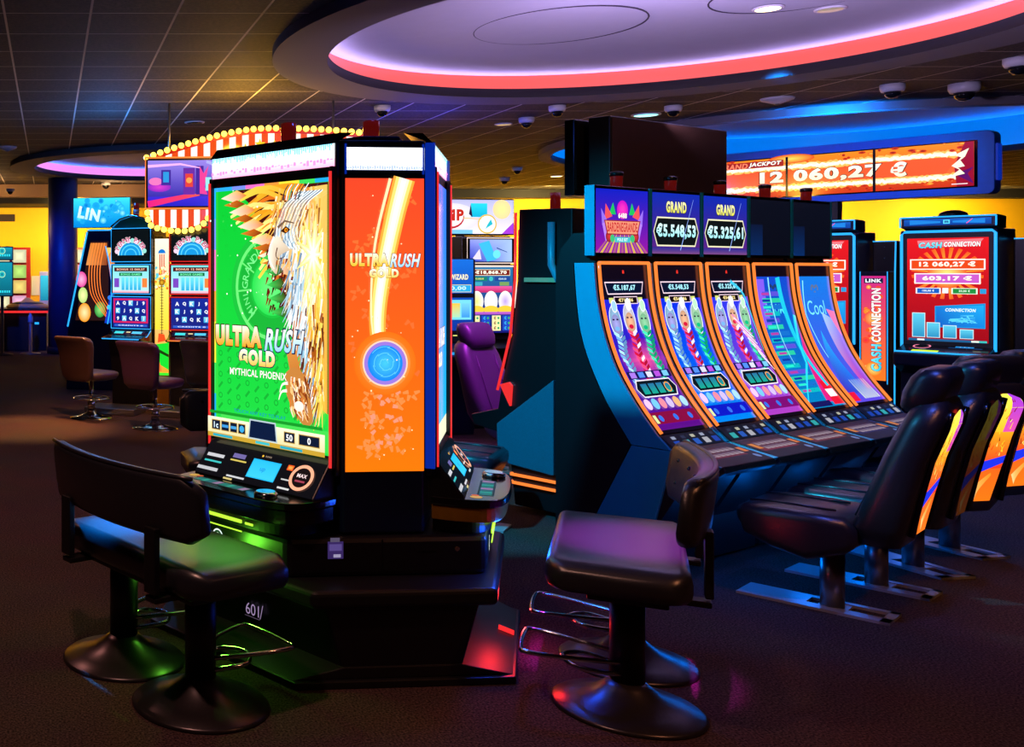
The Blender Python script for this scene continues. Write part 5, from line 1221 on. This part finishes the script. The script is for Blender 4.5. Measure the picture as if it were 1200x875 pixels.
for z0, z1 in ((1.70, 1.95), (1.05, 1.68)):
    b = MB().box(-.2, .2, 0, .06, z0, z1).build('monitor', M['black'], t, .008); c = Canvas(); c.rect(-.18, 0, .18, z1 - z0 - .04, (10, 90, 110), (20, 150, 170)); c.ring(.0, (z1 - z0) * .6, .05, .06, (190, 250, 190), 16); c.ring(0, (z1 - z0) * .6, .03, .038, (60, 230, 220), 16)
    for i in range(8): c.rect(-.16 + i * .04, .05, -.135 + i * .04, .09, (50, 220, 240))
    c.build('screen', flat(0, z0 + .02, -.003), M['disp'], b)
t = thing('stanchion', 'slim blue lit post on a flat plate before the counter', 'post', (-.35, 18.2, 0)); MB().lathe([(.19, 0), (.19, .015), (.03, .025), (.03, .55), (.02, .56)], (0, 0, 0), 20).build('post', M['steel'], t); MB().lathe([(.02, .56), (.05, .58), (.04, .68), (.015, .74), (.0001, .75)], (0, 0, 0), 20).build('cup', M['white'], t)
t = thing('ticket_kiosk', 'slim white kiosk with tilted screen beside the dark column', 'kiosk', (-.08, 20.1, 0)); MB().prism_x([(.1, 0), (.1, 1.5), (-.02, 1.5), (-.1, .8), (-.1, 0)], -.12, .12).build('body', M['white'], t, .01); c = Canvas(); c.rect(-.1, 0, .1, .5, (20, 130, 160), (60, 200, 220)); c.build('screen', slope(0, -.088, .92, -.03, 1.46), M['disp'], t)
v = MB().box(-.17, .17, 0, .02, 0, .16).build('wall_vent', M['wood'], None, .004); v.location = (-.93, 21.97, 2.6); tag(v, 'brown vent grille high on the yellow wall at left', 'vent')

# ================================================================== ceiling things
def dome_cam(label, px, py, z=H_C, k=1.0):
    Y = (z - 1.5) * 1170 / (318 - py); X = (px - 58) / 1170 * Y
    t = thing('ceiling_camera', label, 'camera', (X, Y, z), 0, 'dome cameras on the ceiling')
    MB().lathe([(.085 * k, 0), (.085 * k, -.035 * k), (.075 * k, -.06 * k), (.06 * k, -.062 * k)], (0, 0, 0), 24).build('housing', M['white'], t); MB().lathe([(.058 * k, -.058 * k), (.052 * k, -.09 * k), (.03 * k, -.112 * k), (.0001, -.118 * k)], (0, 0, 0), 20).build('lens_dome', M['lens'], t)
for lb, px, py, k in (('white dome camera above the circus sign end', 448, 124, 1), ('dark dome camera hanging near the ring, above the tower right side', 617, 138, 1), ('white dome camera just left of the overhead display', 653, 124, 1),
                      ('white dome camera above the overhead display', 789, 124, 1), ('white dome camera between ring and jackpot sign, left of two', 1046, 99, 1.15), ('white dome camera between ring and jackpot sign, wider of two', 1130, 98, 1.4), ('white dome camera cut by the right picture edge', 1194, 68, 1.2),
                      ('small dome camera over the pastel lightbox sign', 591, 208, 1.1), ('small blue tinted dome camera behind the tower', 606, 196, 1), ('blue tinted dome camera over the blue header sign', 124, 213, 1.2)):
    dome_cam(lb, px, py, k=k)
dome_cam('black dome camera under the beige bulkhead at left', 12, 221, k=.9, z=3.02)
def downlight(label, px, py, m, r=.09, z=H_C):
    Y = (z - 1.5) * 1170 / (318 - py); X = (px - 58) / 1170 * Y
    t = thing('downlight', label, 'ceiling light', (X, Y, z), 0, 'recessed ceiling lights')
    MB().lathe([(r, 0), (r, -.008), (r * .82, -.012)], (0, 0, 0), 24).build('trim_ring', M['white'], t); MB().lathe([(r * .8, -.0125), (.0001, -.013)], (0, 0, 0), 24).build('lamp', m, t); return X, Y
downlight('cyan lit downlight above the overhead display', 757, 134, M['lamp_cyan'], .15)
downlight('dim downlight above the pastel lightbox', 652, 206, M['lamp_warm'], .12)
downlight('dim downlight left of the dark dome camera', 590, 145, M['lamp_dim'], .1)
downlight('dim downlight above the end of the circus bulbs', 405, 155, M['lamp_dim'], .1)
downlight('dark downlight over the start of the circus bulbs', 228, 143, M['lens'], .12)
downlight('cyan downlight near the blue header sign', 151, 221, M['lamp_cyan'], .16)
for (px, py, lb) in ((900, 9, 'bright warm spotlight in the lilac recess, left of two'), (973, 10, 'warm tilted spotlight in the lilac recess, right of two')):
    downlight(lb, px, py, M['lamp_warm'] if px < 950 else M['lamp_dim'], .1, 3.445)
for (px, py, lb) in ((911, 115, 'flat pale detector between ring and blue recess'), (8, 172, 'flat pale detector at the left edge of the ceiling')):
    Y = 1.78 * 1170 / (318 - py); t = thing('smoke_detector', lb, 'detector', ((px - 58) / 1170 * Y, Y, H_C), 0, 'ceiling detectors'); MB().lathe([(.15, 0), (.14, -.02), (.03, -.06), (.0001, -.06)], (0, 0, 0), 24).build('body', M['white'], t); MB().lathe([(.02, -.058), (.02, -.07)], (0, 0, 0), 12).build('sensor', M['grey'], t)

# ================================================================== lights
def lamp(kind, name, loc, col, e, size=.3, aim=None, spot=60, blend=.6, sy=None):
    d = bpy.data.lights.new(name, kind); d.energy = e; d.color = lin(col)[:3]
    o = bpy.data.objects.new(name, d); COL.objects.link(o); o.location = loc
    if kind == 'AREA':
        d.size = size
        if sy: d.shape = 'RECTANGLE'; d.size_y = sy
    else: d.shadow_soft_size = size
    if kind == 'SPOT': d.spot_size = R(spot); d.spot_blend = blend
    if aim is not None: o.rotation_euler = (Vector(aim) - Vector(loc)).to_track_quat('-Z', 'Y').to_euler()
    return o
# wall washers along the yellow wall
for x in (-2.5, .5, 4.5, 7.5, 10.5, 13.5, 16.5, 19.5): lamp('AREA', 'wall_washer', (x, 20.4, 2.9), (255, 222, 130), 190, .3, (x, 22, 1.7), sy=2.2)
# warm floor pool spot, then added fill spots without fixtures
def spot(loc, aim, col, e, ang, size=.06): return lamp('SPOT', 'pool_and_fill_spot', loc, col, e, size, aim, ang, .8)
spot((.0, 9.9, 3.25), (-.2, 9.6, 0), (255, 180, 110), 900, 34)
spot((5.2, 4.2, 3.2), (5.0, 4.1, 0), (255, 170, 80), 90, 50)
spot((-.2, 2.6, 3.2), (-.2, 3.0, 0), (255, 180, 160), 120, 110)
spot((3.2, 1.5, 3.2), (3.6, 2.0, 0), (255, 160, 110), 110, 110)
spot((1.7, 2.8, 3.25), (2.10, 3.62, .5), (236, 40, 240), 2600, 13)  # added magenta beam, tints the seat of the end on stool
spot((-1.6, 6.5, 3.2), (-1.4, 6.5, 0), (255, 165, 150), 130, 110)
spot((.2, 8.0, 3.2), (.8, 9.9, .6), (255, 170, 120), 320, 46)
spot((6.4, 6.0, 3.2), (6.2, 5.8, 0), (0, 120, 255), 420, 80)
spot((3.5, 6.6, 3.2), (3.35, 7.6, .75), (220, 50, 255), 420, 36)  # added purple light on the chair behind the row
spot((.3, 4.3, 3.2), (2.7, 5.3, 1.0), (40, 205, 255), 900, 46)  # added cyan light on the teal side of the row
spot((.25, 4.0, 3.25), (.29, 3.84, .5), (0, 140, 240), 6500, 9)  # added blue beam, tints the left stool seat
spot((.95, 3.6, 3.2), (.56, 3.5, .5), (110, 255, 40), 2200, 9)  # added green beam on the same seat
spot((3.0, 3.2, 3.2), (3.6, 4.8, .6), (80, 110, 255), 110, 60)
spot((-.9, 14.5, 3.1), (.25, 18.3, 1.2), (0, 70, 255), 700, 40)
spot((6.2, 8.6, 3.2), (8.3, 10.3, 2.4), (0, 130, 255), 260, 50)
spot((3.3, 3.9, 3.2), (3.7, 5.6, 2.2), (255, 190, 120), 60, 60)
lamp('POINT', 'sign_glow_fill', (1.9, 9.9, 2.75), (255, 190, 60), 48, .15)  # added point, strengthens the bulbs' golden glow on the ceiling
lamp('POINT', 'bulkhead_fill', (-1.3, 19.2, 2.95), (255, 200, 140), 26, .1)  # added point without fixture, brightens the beige bulkhead
lamp('POINT', 'bulkhead_fill', (1.2, 19.4, 2.95), (255, 200, 140), 22, .1)  # second added point for the bulkhead
lamp('POINT', 'header_glow_fill', (.7, 11.2, 2.75), (0, 140, 255), 34, .15)  # added point, carries the blue header's glow to the ceiling
lamp('POINT', 'blue_glow_fill', (1.35, 3.95, 2.5), (60, 110, 255), 8, .1)  # added blue point floating above the tower
lamp('POINT', 'blue_glow_fill', (4.2, 11.2, 2.6), (50, 70, 255), 45, .1)  # added well away from the tower, tints the ceiling lines blue
for k in range(4): v = bp(.3 + .6 * k, .57, .27); lamp('POINT', 'under_deck_fill', v, (0, 120, 255), 2.0, .06)  # added blue points without fixtures, light the chair floor plates
spot((3.55, 5.75, 2.45), (4.2, 7.6, 3.45), (210, 186, 255), 190, 150)  # added uplight without housing, brightens the lilac recess
spot((4.2, 6.05, 2.45), (5.0, 7.6, 3.45), (210, 186, 255), 190, 150)  # second added uplight for the lilac recess
spot((8.3, 10.5, 2.86), (9.6, 12.6, 3.7), (0, 120, 255), 300, 150)  # added uplight over the jackpot sign, brightens the blue recess
lamp('POINT', 'foot_glow_point', (1.83, 3.98, .2), (255, 40, 40), 2.4, .03)
lamp('POINT', 'foot_glow_point', (1.80, 3.82, .5), (20, 80, 255), 4, .03)  # added blue point, tints the stool discs
lamp('POINT', 'foot_glow_point', (.66, 3.90, .42), (120, 255, 60), 2.4, .03)  # added green point, widens the spill of the glow strips

w = bpy.data.worlds.new('World'); S.world = w; w.use_nodes = True
w.node_tree.nodes['Background'].inputs[0].default_value = (.02, .016, .03, 1); w.node_tree.nodes['Background'].inputs[1].default_value = .4

# ================================================================== camera
cd = bpy.data.cameras.new('Camera'); cam = bpy.data.objects.new('Camera', cd); COL.objects.link(cam)
cam.location = (0, 0, 1.5); cam.rotation_euler = (R(90), 0, 0)
cd.sensor_width = 36; cd.lens = 36 * 1170 / 1200; cd.shift_x = (600 - 58) / 1200; cd.shift_y = -(437.5 - 318) / 1200
cd.clip_end = 100; S.camera = cam
S.view_settings.view_transform = 'Standard'; S.view_settings.look = 'None'; S.view_settings.exposure = 0; S.view_settings.gamma = 1
S.view_settings.use_curve_mapping = False
S.cycles.use_denoising = True
S.cycles.max_bounces = 6; S.cycles.sample_clamp_indirect = 4
